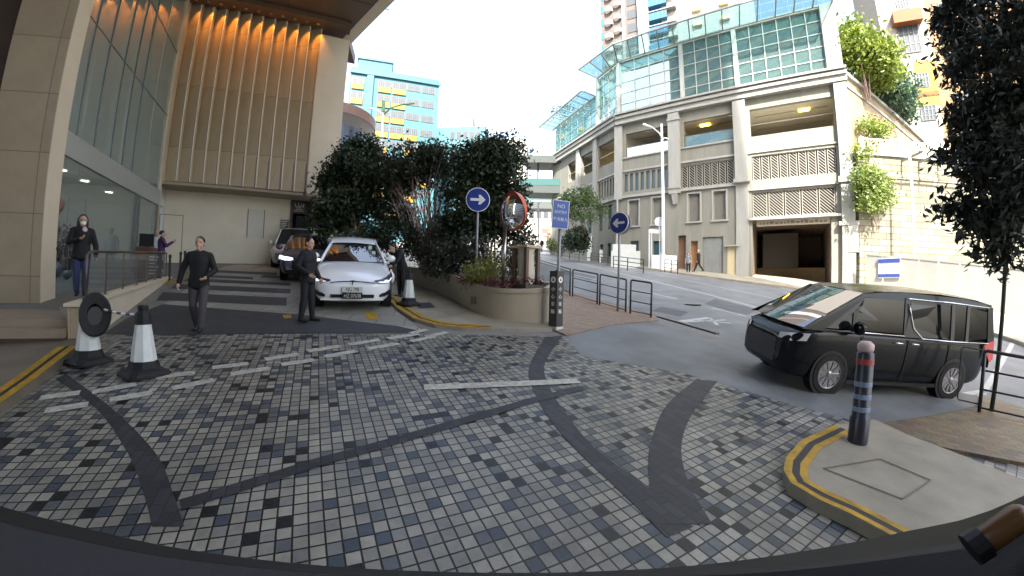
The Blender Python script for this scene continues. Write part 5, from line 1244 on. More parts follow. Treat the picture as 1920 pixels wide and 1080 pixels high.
# thin tree on the right with its big crown
tbase = G(1857, 776); tbase.z += .05; ttop = RR(1884, 500, hypot(tbase.x, tbase.y)+.1)
nt_ = thing('street_tree', 'tall dark leafy tree with a thin trunk at the right edge', 'tree', tbase)
Rt = hypot(tbase.x, tbase.y)
def tb(px, py, R, a, b, c=None): return (tuple(RR(px, py, R)), (a, c or a, b))
blobs = knobs(7, [tb(1835, 60, Rt+1.2, .75, .9), tb(1890, 130, Rt+.8, .9, 1.0), tb(1800, 20, Rt+1.2, .35, .6), tb(1850, 215, Rt+.6, .55, .6), tb(1830, 310, Rt+.6, .45, .5), tb(1880, 330, Rt+.4, .5, .6), tb(1815, 400, Rt+.5, .28, .35), tb(1860, 420, Rt+.4, .40, .35), tb(1905, 420, Rt+.3, .35, .5), tb(1790, 300, Rt+.7, .22, .3), tb(1885, 485, Rt+.1, .26, .22), tb(1900, 250, Rt+.4, .5, .7), tb(1930, 30, Rt+.6, .8, 1.2), tb(1940, 300, Rt, .5, .9), tb(1795, 120, Rt+1, .22, .4), tb(1768, 60, Rt+1.4, .22, .5), tb(1775, 385, Rt+.6, .16, .16), tb(1800, 215, Rt+.8, .25, .3), tb(1845, 470, Rt+.3, .2, .12)], k=7, f=.6)
nl = leaf_mat('street_tree_leaf', (.004, .007, .006), (.050, .062, .040), .25, scale=4)
leaves('crown', blobs, 15000, .185, nl, nt_, seed=21, per=9, clump=.22, aspect=.38, shell=.35, droop=.5)
mb = MB(); mb.tube([tbase-V((0, 0, .2)), tbase.lerp(ttop, .5), ttop, RR(1886, 380, Rt+.3), RR(1880, 200, Rt+.6), RR(1870, 60, Rt+.9)], [.035, .032, .03, .045, .05, .03], 8)
for e in ((1830, 310), (1815, 400), (1900, 250), (1835, 60), (1800, 30), (1860, 430)):
    s = RR(1885, min(480, e[1]+90), Rt+.3); mb.tube([s, s.lerp(RR(*e, Rt+.6), .5)+V((0, 0, .1)), RR(*e, Rt+.6)], [.03, .02, .008], 6)
mb.build('trunk', mat('thin_trunk', (.035, .04, .035), .8), nt_, smooth=True)
# greenery near the car park
gl_ = leaf_mat('sunny_leaf', (.05, .10, .015), (.26, .32, .04), .35, scale=1.2)
tl = leaf_mat('roof_leaf', (.02, .06, .05), (.10, .16, .08), .35, scale=1.0)
def rb3(px, py, R, a, b): return (tuple(RR(px, py, R)), (a, a, b))
ptree('bright yellow green tree above the long side wall', [rb3(1610, 95, 33, 1.7, 1.3), rb3(1640, 110, 34, 1.6, 1.1), rb3(1595, 60, 33, .8, .9), rb3(1655, 140, 36, 1.1, .9)], RR(1625, 190, 34), 6500, gl_, 31, 5, size=.34, per=9, clump=.75, strad=.06, shell=.3)
ptree('blue green bushy tree behind the side wall beneath the bright one', [rb3(1640, 150, 38, 1.9, 1.2), rb3(1672, 185, 42, 1.8, 1.5), rb3(1684, 212, 44, 1.5, 1.0), rb3(1660, 165, 39, 1.8, 1.3)], RR(1670, 230, 42), 8000, tl, 32, 4, size=.4, per=12, clump=.7, strad=.12)
c_ = rx(1640, 355, -1.0)
def rblob(px, py, a, b, off=-.8): s, z = rx(px, py, off); return (tuple(RM @ V((s, off, z))), (a, .6, b))
ptree('green leafy creeper bush growing on the masonry wall beside the car park', [rblob(1637, 350, 1.2, 1.1), rblob(1625, 335, .9, .8), rblob(1650, 365, .9, .8), rblob(1632, 378, .9, .5)], V(RM @ V((rx(1640, 430)[0], -.3, rx(1640, 430)[1]))), 4500, leaf_mat('creeper_leaf', (.05, .10, .02), (.28, .34, .08), .35, scale=1.5), 33, 2, size=.22, clump=.5, name='creeper', strad=.04, cat='creeper')
ptree('yellow green plants spilling over the white railing of the masonry wall', [rblob(1625, 236, .9, .5, .6), rblob(1650, 246, .9, .4, .6), rblob(1638, 240, .9, .5, .6), rblob(1615, 285, .8, .35, -.2)], V(RM @ V((rx(1635, 260)[0], .4, ZT))), 1500, gl_, 34, 2, size=.22, clump=.45, name='plant', strad=.03, cat='plant')
ptree('small street tree with an open crown before the bent wing of the car park', [rb3(1085, 372, 33, 1.5, .7), rb3(1065, 380, 33, 1.0, .6), rb3(1110, 378, 32, .8, .5), rb3(1105, 405, 32, .9, .5), rb3(1075, 400, 33, .8, .4), rb3(1128, 395, 32, .6, .4)], S(1102, 476), 3200, leaf_mat('street_leaf', (.03, .06, .02), (.12, .18, .05), .35), 35, 4, size=.22, clump=.45, strad=.09)
ptree('dark rounded bush beside the small street tree', [rb3(1083, 445, 33, 1.0, .9), rb3(1070, 455, 34, .8, .7), rb3(1092, 455, 33, .6, .7)], S(1085, 478), 3500, hl, 36, 2, size=.22, clump=.35, name='shrub', cat='shrub')
ptree('pale green hedge along the far pavement left of the dark bush', [rb3(1045, 458, 44, 1.2, .8), rb3(1055, 462, 42, 1.0, .7), rb3(1037, 452, 46, .8, .7)], S(1046, 474), 2400, leaf_mat('pale_hedge', (.05, .08, .02), (.16, .20, .06), .3), 37, 2, size=.22, clump=.35, name='hedge', cat='hedge')
# far pavement furniture
def fpan(px0, px1, py0, py1, lab, name, cat, m, R=None, th=.12):
    a = S(px0, py1, .13); b = S(px1, py1+(px1-px0)*.06, .13); ta = RR(px0, py0, hypot(a.x, a.y)).z
    t = thing(name, lab, cat, a); d = (b-a).normalized(); n = V((-d.y, d.x, 0)).normalized()*th
    P = [a, b, b+n, a+n]; MB().hexa([(p.x, p.y, p.z-.15) for p in P], [(p.x, p.y, ta) for p in P]).build('body', m, t); return t, a, b, ta
t, a, b, ta = fpan(1101, 1123, 441, 486, 'tall pale utility cabinet on the far pavement by the dark bush', 'utility_cabinet', 'cabinet', mat('cabinet_grey', (.55, .58, .56), .5, var=.05), th=.8)
MB().bar(V((a.x, a.y, a.z+.15))-V((0, .02, 0)), V((b.x, b.y, a.z+.15))-V((0, .02, 0)), .03, .1).build('plinth', concrete, t)
t, a, b, ta = fpan(1124, 1142, 468, 489, 'low white slatted barrier right of the utility cabinet', 'water_barrier', 'barrier', white, th=.4)
t, a, b, ta = fpan(1146, 1200, 470, 497, 'long low grey wall on the far pavement with a stepped end', 'low_wall', 'wall', mat('low_wall_grey', (.42, .44, .42), .7, var=.06), th=.3)
P = [a.lerp(b, .05), a.lerp(b, .85)]; MB().hexa([(P[0].x, P[0].y, ta), (P[1].x, P[1].y, ta), (P[1].x, P[1].y+.3, ta), (P[0].x, P[0].y+.3, ta)], [(P[0].x, P[0].y, ta+.55), (P[1].x, P[1].y, ta+.5), (P[1].x, P[1].y+.3, ta+.5), (P[0].x, P[0].y+.3, ta+.55)]).build('raised_part', mat('low_wall_grey', (.4, .4, .4), .7), t)
fpan(1222, 1236, 478, 503, 'white ribbed barrier behind the lamp post', 'water_barrier', 'barrier', white, th=.4); fpan(1244, 1268, 479, 505, 'white louvred panel right of the lamp post', 'water_barrier', 'barrier', white, th=.3)
for k, (x0, x1, y0, y1, lab) in enumerate(((1052, 1086, 468, 483, 'dark railing before the dark bush on the far pavement'), (1108, 1140, 474, 491, 'dark railing before the low white barrier'), (1150, 1206, 480, 503, 'dark railing before the long low wall'), (1246, 1270, 486, 510, 'dark railing before the white louvred panel'))):
    a = S(x0, y1, .13); b = S(x1, y1+(x1-x0)*.17, .13); h = RR(x0, y0, hypot(a.x, a.y)).z-a.z
    t = thing('far_railing', lab, 'railing', a, 'dark railings on the far pavement'); n = max(2, round((b-a).length/1.6)); mb = MB()
    for j in range(n+1): p = a.lerp(b, j/n); MB().tube([p, p+V((0, 0, h))], .035, 6).build('post', railm, t)
    for f in (.35, .68, 1.0): MB().tube([a+V((0, 0, h*f)), b+V((0, 0, h*f))], .025, 6).build('rail', railm, t)
# lamp posts
lmw = mat('lamp_white', (.72, .73, .74), .35, .2)
f = S(1242, 506, .13); Rl = hypot(f.x, f.y); la = thing('street_lamp', 'white street lamp with a curved arm before the car park', 'street lamp', f)
MB().tube([f, RR(1243, 440, Rl), RR(1242, 330, Rl), RR(1240, 233, Rl)], [.15, .13, .11, .085], 12).build('pole', lmw, la, smooth=True)
MB().tube([RR(1241, 262, Rl), RR(1236, 250, Rl-.3), RR(1222, 239, Rl-.9), RR(1206, 234, Rl-1.6)], [.06, .06, .06, .11], 8).build('arm', lmw, la, smooth=True)
MB().tube([RR(1241, 264, Rl), RR(1246, 259, Rl), RR(1253, 261, Rl)], [.05, .05, .07], 8).build('short_arm', lmw, la, smooth=True)
MB().tube([f, f+V((0, 0, 1.2))], .19, 12).build('base_sleeve', lmw, la)
f = RR(719, 330, 34); la = thing('street_lamp', 'white twin armed street lamp before the teal and yellow block', 'street lamp', V((f.x, f.y, 0)))
MB().tube([V((f.x, f.y, 0)), RR(719, 192, 34)], [.12, .09], 10).build('pole', lmw, la, smooth=True)
gla = mat('lamp_arm_green', (.10, .22, .12), .5)
MB().tube([RR(720, 215, 34), RR(733, 203, 33.6), RR(752, 197, 33), RR(777, 194, 32.6)], [.06, .06, .07, .1], 8).build('arm', gla, la, smooth=True)
MB().tube([RR(719, 218, 34), RR(712, 210, 34.4), RR(702, 205, 34.8), RR(690, 203, 35)], [.06, .06, .07, .1], 8).build('arm', lmw, la, smooth=True)
MB().tube([RR(719, 190, 34), RR(719, 210, 34)], .16, 8).build('collar', gla, la)
# small road sign with board frame by the lamp
f = S(1237, 505, .13); Rs = hypot(f.x, f.y); rs = thing('road_sign', 'small round sign with a board frame beside the lamp post', 'sign', f)
MB().tube([f, RR(1236, 410, Rs)], .05, 8).build('post', lmw, rs)
MB(frame(RR(1236, 416, Rs-.08), 100, RR(1236, 416, Rs).z) @ Matrix.Rotation(pi/2, 4, 'X')).lathe([(.36, -.02), (.36, .02), (0, .02)], n=24).build('disc', mat('sign_back', (.55, .57, .58), .4), rs)
for px in (1217, 1221): q = S(px, 502, .13); MB().tube([q, RR(px, 431, hypot(q.x, q.y))], .06, 6).build('frame_post', lmw, rs)
a, b = RR(1217, 433, Rs), RR(1238, 435, Rs); MB().bar(a, b, .06, .3).build('frame_board', lmw, rs)
f = S(1011, 471, .1); lp2 = thing('lamp_pole', 'thin grey pole far up the street below the footbridge', 'pole', f); Rp = hypot(f.x, f.y)
MB().tube([f, RR(1009, 380, Rp)], .09, 6).build('pole', gpole, lp2); MB().tube([RR(1009, 382, Rp), RR(1013, 378, Rp)], .08, 6).build('head', gpole, lp2)
q = RR(1050, 205, 60)
ptree('sparse twiggy treetop over the far wing of the car park', [rb3(1052, 208, 60, 1.8, .8), rb3(1063, 203, 60, 1.2, .6)], RR(1058, 240, 60), 300, tl, 38, 5, size=.35, clump=.7, strad=.06)

# ------------------------------------------------------------------ vehicles (local x forward, y left, z up)
carglass = glass_mat('car_glass', (.12, .15, .16), .55, .16, rough=.01)
darkglass = glass_mat('tinted_glass', (.04, .045, .05), .30, .12, rough=.01, edge=False)
trim = mat('black_trim', (.007, .007, .008), .35)
tyre = mat('tyre', (.009, .009, .0095), .8)
alloy = mat('alloy', (.42, .43, .45), .25, .9)
dalloy = mat('dark_alloy', (.34, .34, .36), .22, .9)
lampw = mat('lamp_white', (.7, .72, .75), .1)
lit = mat('lamp_lit', (.80, .84, 1.0), emit=.22); glare = mat('lamp_glare', (.82, .80, 1.0), emit=1.6)
redl = mat('tail_red', (.45, .02, .03), .2)
def sect(w_, zb, zt, cr=.03, sh=.10):
    m = zb+(zt-zb)*.5
    return [(0, zb), (w_*.75, zb), (w_*.95, zb+.05), (w_, m), (w_*.985, zt-sh), (w_*.92, zt-sh*.25), (w_*.55, zt+cr*.6), (0, zt+cr)]
def loft(M, stations):
    rows = []
    for x, s in stations:
        rows.append([(x, y, z) for y, z in s]+[(x, -y, z) for y, z in s[-2:0:-1]])
    n = len(rows[0]); vs = [p for r in rows for p in r]; fs = []
    for i in range(len(rows)-1):
        for k in range(n): fs.append((i*n+k, i*n+(k+1) % n, (i+1)*n+(k+1) % n, (i+1)*n+k))
    fs.append(tuple(range(n))); fs.append(tuple((len(rows)-1)*n+k for k in range(n-1, -1, -1)))
    return MB(M).add(vs, fs)
def wheel(M, t, x, y, r, wd, spokes=5, m=alloy, name='wheel'):
    s = 1 if y > 0 else -1; c = (x, y, r)
    Mw = M @ Matrix.Translation(c) @ Matrix.Rotation(-s*pi/2, 4, 'X')          # local z outwards
    w_ = MB(Mw).lathe([(r*.70, -wd), (r*.95, -wd), (r, -wd*.85), (r, -wd*.15), (r*.95, .0), (r*.72, .005), (r*.69, -.02), (r*.69, -wd)], n=36).build(name, tyre, t, auto=35)
    mb = MB(Mw); mb.lathe([(r*.71, -.01), (r*.70, .008), (r*.64, .004), (r*.62, -.05)], n=36); mb.lathe([(r*.17, -.06), (r*.17, .004), (r*.10, .014), (0, .014)], n=18)
    for k in range(spokes):
        a = 2*pi*k/spokes
        for o in (-.085, .085): mb.bar((r*.1*cos(a), r*.1*sin(a), -.012), (r*.66*cos(a+o), r*.66*sin(a+o), -.006), r*.07, .025, up=(0, 0, 1))
    mb.build('rim', m, w_, auto=35)
    MB(Mw).lathe([(r*.62, -.10), (0, -.10)], n=24).build('brake_disc', mat('brake_dark', (.05, .05, .05), .5, .5), w_)
    return w_
def arch(M, t, x, y, r):
    s = 1 if y > 0 else -1; Mw = M @ Matrix.Translation((x, y, r)) @ Matrix.Rotation(-s*pi/2, 4, 'X')
    MB(Mw).lathe([(r*1.16, -.22), (r*1.16, .0), (r*1.0, .0), (r*.9, -.25)], n=36).build('wheel_arch', trim, t, auto=30)
def plate(M, t, x, z, w_, h, txt, mp, mt, name='number_plate', sgn=1):
    Mp = M @ Matrix.Translation((x, 0, z)) @ Matrix.Rotation(sgn*pi/2, 4, 'Z') @ Matrix.Rotation(pi/2, 4, 'X')   # local z along +x
    p = MB(Mp).boxb(-w_/2, w_/2, -h/2, h/2, -.01, .006).build(name, mp, t, bevel=.004)
    text_mesh('characters', txt, h*.92, mt, Mp @ Matrix.Translation((0, -.004, .007)) @ Matrix.Diagonal((.82, 1, 1, 1)), p, bold=.0)
def seats(M, t, xs, z, ws=(-.38, .38), m=None):
    m = m or mat('seat_dark', (.02, .02, .022), .8)
    for x in xs:
        for y in ws:
            MB(M).boxb(x-.12, x+.08, y-.24, y+.24, z-.45, z).ball((x-.04, y, z+.13), (.06, .13, .11), 10, 6).build('seat', m, t, bevel=.03)

# white saloon facing the camera
pA, pB = G(585, 588), G(733, 588); pm = (pA+pB)*.5; hd = 157.0
fdir = V((sin(radians(hd)), cos(radians(hd)), 0)); ctr_ = pm-fdir*2.42
Mt = slope_frame(ctr_.x, ctr_.y, hd) @ Matrix.Diagonal((.96, .97, 1.13, 1))
wc = thing('white_saloon', 'white electric saloon car with lit lamps facing the camera beside the planter pavement', 'car', Mt)
pw = mat('pearl_white_paint', (.84, .88, .91), .22, coat=.8, spec=.5)
body = [(2.515, sect(.12, .42, .50, .0, .02)), (2.51, sect(.30, .37, .55, .005, .03)), (2.495, sect(.50, .32, .585, .01, .04)), (2.46, sect(.66, .27, .63, .01, .05)), (2.36, sect(.80, .22, .67, .015, .06)), (2.15, sect(.90, .19, .735, .02, .07)), (1.75, sect(.955, .18, .82, .035, .10)), (1.2, sect(.965, .18, .90, .05, .11)), (.75, sect(.97, .18, .945, .055, .10)), (.2, sect(.97, .18, .96, .03, .09)), (-1.2, sect(.97, .18, .98, .02, .09)), (-1.9, sect(.96, .20, 1.0, .02, .1)), (-2.3, sect(.90, .26, .98, .01, .1)), (-2.47, sect(.74, .35, .88, 0, .1))]
bd = loft(Mt, body).build('body', pw, wc, smooth=True, subsurf=2)
# greenhouse: windscreen, roof, side glass
def gh(x, z): return .80-(z-.95)*.52
ws = []; N = 9
for i in range(7):
    t_ = i/6; x = .92-1.02*t_; z = .955+.375*t_**.92; hwid = .83-(.83-.615)*t_
    ws.append([(x+.16*(1-(2*k/(N-1)-1)**2)*(1-.55*t_), hwid*(2*k/(N-1)-1), z+.012*(1-(2*k/(N-1)-1)**2)) for k in range(N)])
MB(Mt).grid(ws).build('windscreen', glass_mat('screen_glass', (.03, .035, .045), .30, .26, rough=.01), wc, smooth=True)
rf = []
for x, z, hwid in ((-.02, 1.325, .63), (-.25, 1.40, .625), (-.7, 1.45, .61), (-1.2, 1.42, .59), (-1.6, 1.33, .57), (-2.05, 1.13, .60), (-2.3, .99, .66)):
    rf.append([(x+.06*(1-(2*k/(N-1)-1)**2), hwid*1.03*(2*k/(N-1)-1), z+.035*(1-abs(2*k/(N-1)-1)**2.2)) for k in range(N)])
MB(Mt).grid(rf).build('roof', pw, wc, smooth=True)
for s in (-1, 1):
    MB(Mt).add([(.93, s*.835, .95), (-.05, s*.63, 1.33), (-1.2, s*.60, 1.41), (-2.1, s*.63, 1.10), (-2.2, s*.86, .98)], [(0, 1, 2, 3, 4)]).build('side_window', darkglass, wc)
    MB(Mt).tube([(1.0, s*.845, .94), (.55, s*.76, 1.12), (-.05, s*.635, 1.34), (-.6, s*.625, 1.42), (-1.3, s*.60, 1.41), (-2.1, s*.64, 1.11)], .036, 8).build('pillar', pw, wc, smooth=True)
    m_ = MB(Mt).ball((.62, s*1.03, 1.03), (.07, .125, .085), 14, 10).build('mirror', pw, wc, smooth=True)
    MB(Mt).bar((.66, s*.84, .97), (.63, s*.98, 1.0), .05, .03).build('stalk', trim, m_)
    # headlamp: dark swept housing with a lit strip, following the nose
    def hl_(pts, off): return [(x+off, s*y, z+off*.25) for x, y, z in pts]
    L1 = [(2.43, .50, .685), (2.36, .66, .705), (2.22, .80, .745), (2.02, .895, .80), (1.86, .935, .835)]; L2 = [(2.475, .50, .655), (2.45, .66, .63), (2.33, .82, .615), (2.14, .925, .66), (1.92, .965, .755)]
    h_ = MB(Mt).grid([hl_(L1, .012), hl_(L2, .018)]).build('headlight', mat('lamp_housing', (.05, .055, .065), .08), wc, smooth=True)
    A = [(2.455, .60, .655), (2.39, .74, .655), (2.25, .875, .68), (2.10, .925, .72)]; B = [(2.458, .60, .640), (2.392, .745, .635), (2.255, .88, .655), (2.11, .932, .70)]
    MB(Mt).grid([hl_(A, .028), hl_(B, .032)]).build('lamp_strip', lit, h_)
    MB(Mt).ball((2.36, s*.80, .665), (.04, .06, .03), 10, 6).build('lamp', lit, h_)
    # side intake with fog lamp
    MB(Mt).grid([[(2.455, s*.62, .40), (2.40, s*.76, .43), (2.24, s*.90, .485)], [(2.462, s*.62, .335), (2.405, s*.76, .345), (2.25, s*.905, .39)]]).build('side_intake', trim, wc, smooth=True)
    for x in (1.52, -1.42): arch(Mt, wc, x, s*.965, .335); wheel(Mt, wc, x, s*.972, .335, .22, 5)
MB(Mt).grid([[(2.515, y, .735-.0*abs(y)-.03*(y/.5)**2-.06) for y in (-.5, -.3, -.15, 0, .15, .3, .5)], [(2.53, y, .715-.03*(y/.5)**2-.06) for y in (-.5, -.3, -.15, 0, .15, .3, .5)]]).build('nose_strip', trim, wc, smooth=True)
Me = Mt @ Matrix.Translation((2.533, 0, .635)) @ Matrix.Rotation(pi/2, 4, 'Z') @ Matrix.Rotation(pi/2, 4, 'X')
MB(Me).prism([(-.075, .045), (0, .055), (.075, .045), (.068, .025), (.022, .032), (0, -.065), (-.022, .032), (-.068, .025)][::-1], 0, .008).build('emblem', mat('emblem_grey', (.10, .11, .12), .2, .8), wc)
MB(Mt).grid([[(2.51, y, .395) for y in (-.5, -.25, 0, .25, .5)], [(2.515, y, .325) for y in (-.5, -.25, 0, .25, .5)]]).build('lower_grille', trim, wc)
MB(Mt).bar((2.46, -.72, .285), (2.46, .72, .285), .05, .03).build('lower_lip', pw, wc)
plate(Mt, wc, 2.555, .505, .47, .12, 'NG 798', mat('plate_white', (.62, .62, .58), .5), black); plate(Mt, wc, 2.558, .375, .46, .125, 'HZ 07638', black, mat('plate_white', (.62, .62, .58), .5))
seats(Mt, wc, (-.35,), 1.05)
MB(Mt).boxb(.2, .75, -.75, .75, .6, .93).build('dashboard', trim, wc)
MB(Mt).boxb(.10, .13, -.11, .11, 1.22, 1.29).build('rear_view_mirror', sgw, wc)
for y, z in ((.45, 1.27), (.54, 1.15)): MB(Mt).boxb(.92-1.02*(z-.955)/.44+.095, .92-1.02*(z-.955)/.44+.10, y-.05, y+.05, z-.045, z+.045).build('windscreen_label', mat('label_pale', (.5, .6, .6), .6), wc)

# dark grey people carrier behind it with a bright headlamp
def suv(name, lab, M, paint, w_, H, lamp, gl_m, screen_m, rooflow=False):
    t = thing(name, lab, 'car', M)
    b = [(2.3, sect(w_*.72, .40, .84, .01, .08)), (2.24, sect(w_*.88, .30, .93, .015, .09)), (2.0, sect(w_*.97, .25, 1.0, .03, .1)), (1.5, sect(w_, .22, 1.05, .05, .1)), (1.1, sect(w_, .22, 1.09, .05, .1)), (.3, sect(w_, .22, 1.08, .02, .1)), (-1.6, sect(w_, .22, 1.10, .02, .1)), (-2.1, sect(w_*.96, .28, 1.1, .0, .1)), (-2.25, sect(w_*.86, .4, 1.0, 0, .1))]
    loft(M, b).build('body', paint, t, smooth=True, subsurf=2)
    MB(M).grid([[(1.22+.1*(1-k*k), w_*.88*k, 1.09) for k in (-1, -.5, 0, .5, 1)], [(.42+.08*(1-k*k), w_*.74*k, H-.06) for k in (-1, -.5, 0, .5, 1)]]).build('windscreen', screen_m, t, smooth=True)
    MB(M).grid([[(x+.06*(1-k*k), hw_*k, z+.03*(1-k*k)) for k in (-1, -.5, 0, .5, 1)] for x, z, hw_ in ((.45, H-.07, w_*.75), (.2, H-.03, w_*.74), (-1.6, H-.02, w_*.72), (-2.1, H-.10, w_*.72), (-2.24, 1.1, w_*.84))]).build('roof', paint, t, smooth=True)
    for s in (-1, 1):
        MB(M).add([(1.2, s*w_*.9, 1.07), (.42, s*w_*.75, H-.08), (-2.05, s*w_*.73, H-.12), (-2.2, s*w_*.88, 1.08)], [(0, 1, 2, 3)]).build('side_window', gl_m, t)
        MB(M).tube([(1.26, s*w_*.90, 1.07), (.84, s*w_*.825, H*.5+.5), (.42, s*w_*.75, H-.07), (-2.1, s*w_*.73, H-.12)], .04, 8).build('pillar', paint, t, smooth=True)
        m_ = MB(M).ball((1.0, s*(w_+.13), 1.12), (.08, .12, .10), 12, 8).build('mirror', paint, t, smooth=True)
        h_ = MB(M).grid([[(2.33, s*w_*.42, .86), (2.26, s*w_*.75, .90), (2.02, s*w_*.97, .95)], [(2.345, s*w_*.42, .78), (2.29, s*w_*.76, .77), (2.05, s*w_*.99, .82)]]).build('headlight', lampw, t, smooth=True)
        if lamp: MB(M).grid([[(2.36, s*w_*.48, .855), (2.30, s*w_*.74, .87), (2.12, s*w_*.95, .90)], [(2.372, s*w_*.48, .79), (2.315, s*w_*.75, .785), (2.13, s*w_*.965, .81)]]).build('lamp', glare, h_)
        for x in (1.4, -1.35): arch(M, t, x, s*w_, .34); wheel(M, t, x, s*(w_+.008), .34, .22, 5)
    MB(M).grid([[(2.375, y, .74) for y in (-.4, 0, .4)], [(2.385, y, .50) for y in (-.4, 0, .4)]]).build('grille', trim, t)
    MB(M).grid([[(2.34, y, .46) for y in (-.6, 0, .6)], [(2.33, y, .36) for y in (-.6, 0, .6)]]).build('lower_grille', trim, t)
    seats(M, t, (-.2,), 1.2); return t
hd2 = 155.0
q = G(575, 533); Ms = slope_frame(q.x-sin(radians(hd2))*2.3-.12, q.y-cos(radians(hd2))*2.3+.1, hd2)
suv('people_carrier', 'dark violet grey people carrier with a glaring headlamp half hidden behind the saloon', Ms, mat('violet_grey_paint', (.075, .070, .095), .3, coat=.6), .86, 1.56, True, darkglass, glass_mat('screen_glass', (.03, .035, .045), .30, .26), False)
q = G(568, 512); Mv = slope_frame(q.x-sin(radians(hd2))*2.5, q.y-cos(radians(hd2))*2.5+.7, hd2); Mv.translation += V((-1.0, .1, -.02))
suv('white_van', 'white van with a dark windscreen parked last in the row by the black doorway', Mv, mat('van_white', (.62, .66, .64), .35, coat=.4), .95, 1.82, False, darkglass, carglass)

# black people carrier turning out of the driveway
wr_ = G(1775, 748); hd3 = -85.0
d3 = V((sin(radians(hd3)), cos(radians(hd3)), 0)); l3 = V((-d3.y, d3.x, 0))   # left of heading
base_ = wr_+d3*1.46*.84-l3*.92*.86
Mm_ = slope_frame(base_.x, base_.y, hd3) @ Matrix.Diagonal((.84, .86, .96, 1))
bv = thing('black_people_carrier', 'black people carrier van with chrome window lines turning across the driveway mouth', 'van', Mm_)
pb = mat('black_metallic_paint', (.004, .0055, .008), .25, coat=.15, spec=.22)
def sm(w_, zb, zt, sh=.14): 
    m = zb+(zt-zb)*.45; return [(0, zb), (w_*.8, zb), (w_*.965, zb+.05), (w_, m), (w_*.99, zt-sh), (w_*.945, zt-.02), (w_*.6, zt+.01), (0, zt+.02)]
st = [(2.46, sm(.62, .42, .84, .08)), (2.42, sm(.78, .30, .93, .1)), (2.28, sm(.87, .23, 1.03, .1)), (2.0, sm(.915, .20, 1.08, .1)), (1.6, sm(.925, .19, 1.11, .1)), (1.3, sm(.925, .19, 1.11, .1)), (.6, sm(.925, .19, 1.10, .09)), (-.6, sm(.925, .19, 1.10, .09)), (-1.0, sm(.925, .19, 1.10, .09)), (-2.0, sm(.92, .20, 1.10, .09)), (-2.3, sm(.89, .26, 1.12, .09)), (-2.44, sm(.82, .34, 1.12, .08)), (-2.47, sm(.74, .42, 1.05, .08))]
loft(Mm_, st).build('body', pb, bv, smooth=True, subsurf=2)
HV_ = 1.83
def yz(z): return .905-(z-1.08)*.17-max(0, z-1.5)*.16
MB(Mm_).grid([[(x+.05*(1-k*k), yz(z-.02)*k, z+.035*(1-k*k)) for k in (-1, -.75, -.4, 0, .4, .75, 1)] for x, z in ((1.02, 1.70), (.72, 1.765), (.1, 1.80), (-.9, HV_), (-1.9, HV_-.03), (-2.25, HV_-.075), (-2.42, 1.69))]).build('roof', pb, bv, smooth=True)
sc_ = []
for i in range(6):
    t_ = i/5; x = 2.20-1.18*t_; z = 1.08+.64*t_**.95
    sc_.append([(x+.12*(1-k*k)*(1-.5*t_), (.82-.05*t_)*k, z) for k in (-1, -.7, -.35, 0, .35, .7, 1)])
MB(Mm_).grid(sc_).build('windscreen', glass_mat('van_screen', (.06, .075, .085), .45, .22, rough=.02), bv, smooth=True)
MB(Mm_).grid([[(-2.40, yz(1.68)*k*.97, 1.69) for k in (-1, 0, 1)], [(-2.47, .86*k, 1.12) for k in (-1, 0, 1)]]).build('rear_window', darkglass, bv)
def side(pts, s, y0, y1, m, name, par):
    """panel on the side of the cabin, pts in (x, z)"""
    pts = [(x*1.2 if x > 0 else x, z) for x, z in pts]; n = len(pts); vs = [(x, s*(yz(z)+y0), z) for x, z in pts]+[(x, s*(yz(z)+y1), z) for x, z in pts]
    return MB(Mm_).add(vs, [tuple(range(n)), tuple(range(2*n-1, n-1, -1))]+[(i, n+i, n+(i+1) % n, (i+1) % n) for i in range(n)]).build(name, m, par)
vg = glass_mat('van_glass', (.035, .045, .05), .45, .05, rough=.01, edge=False)
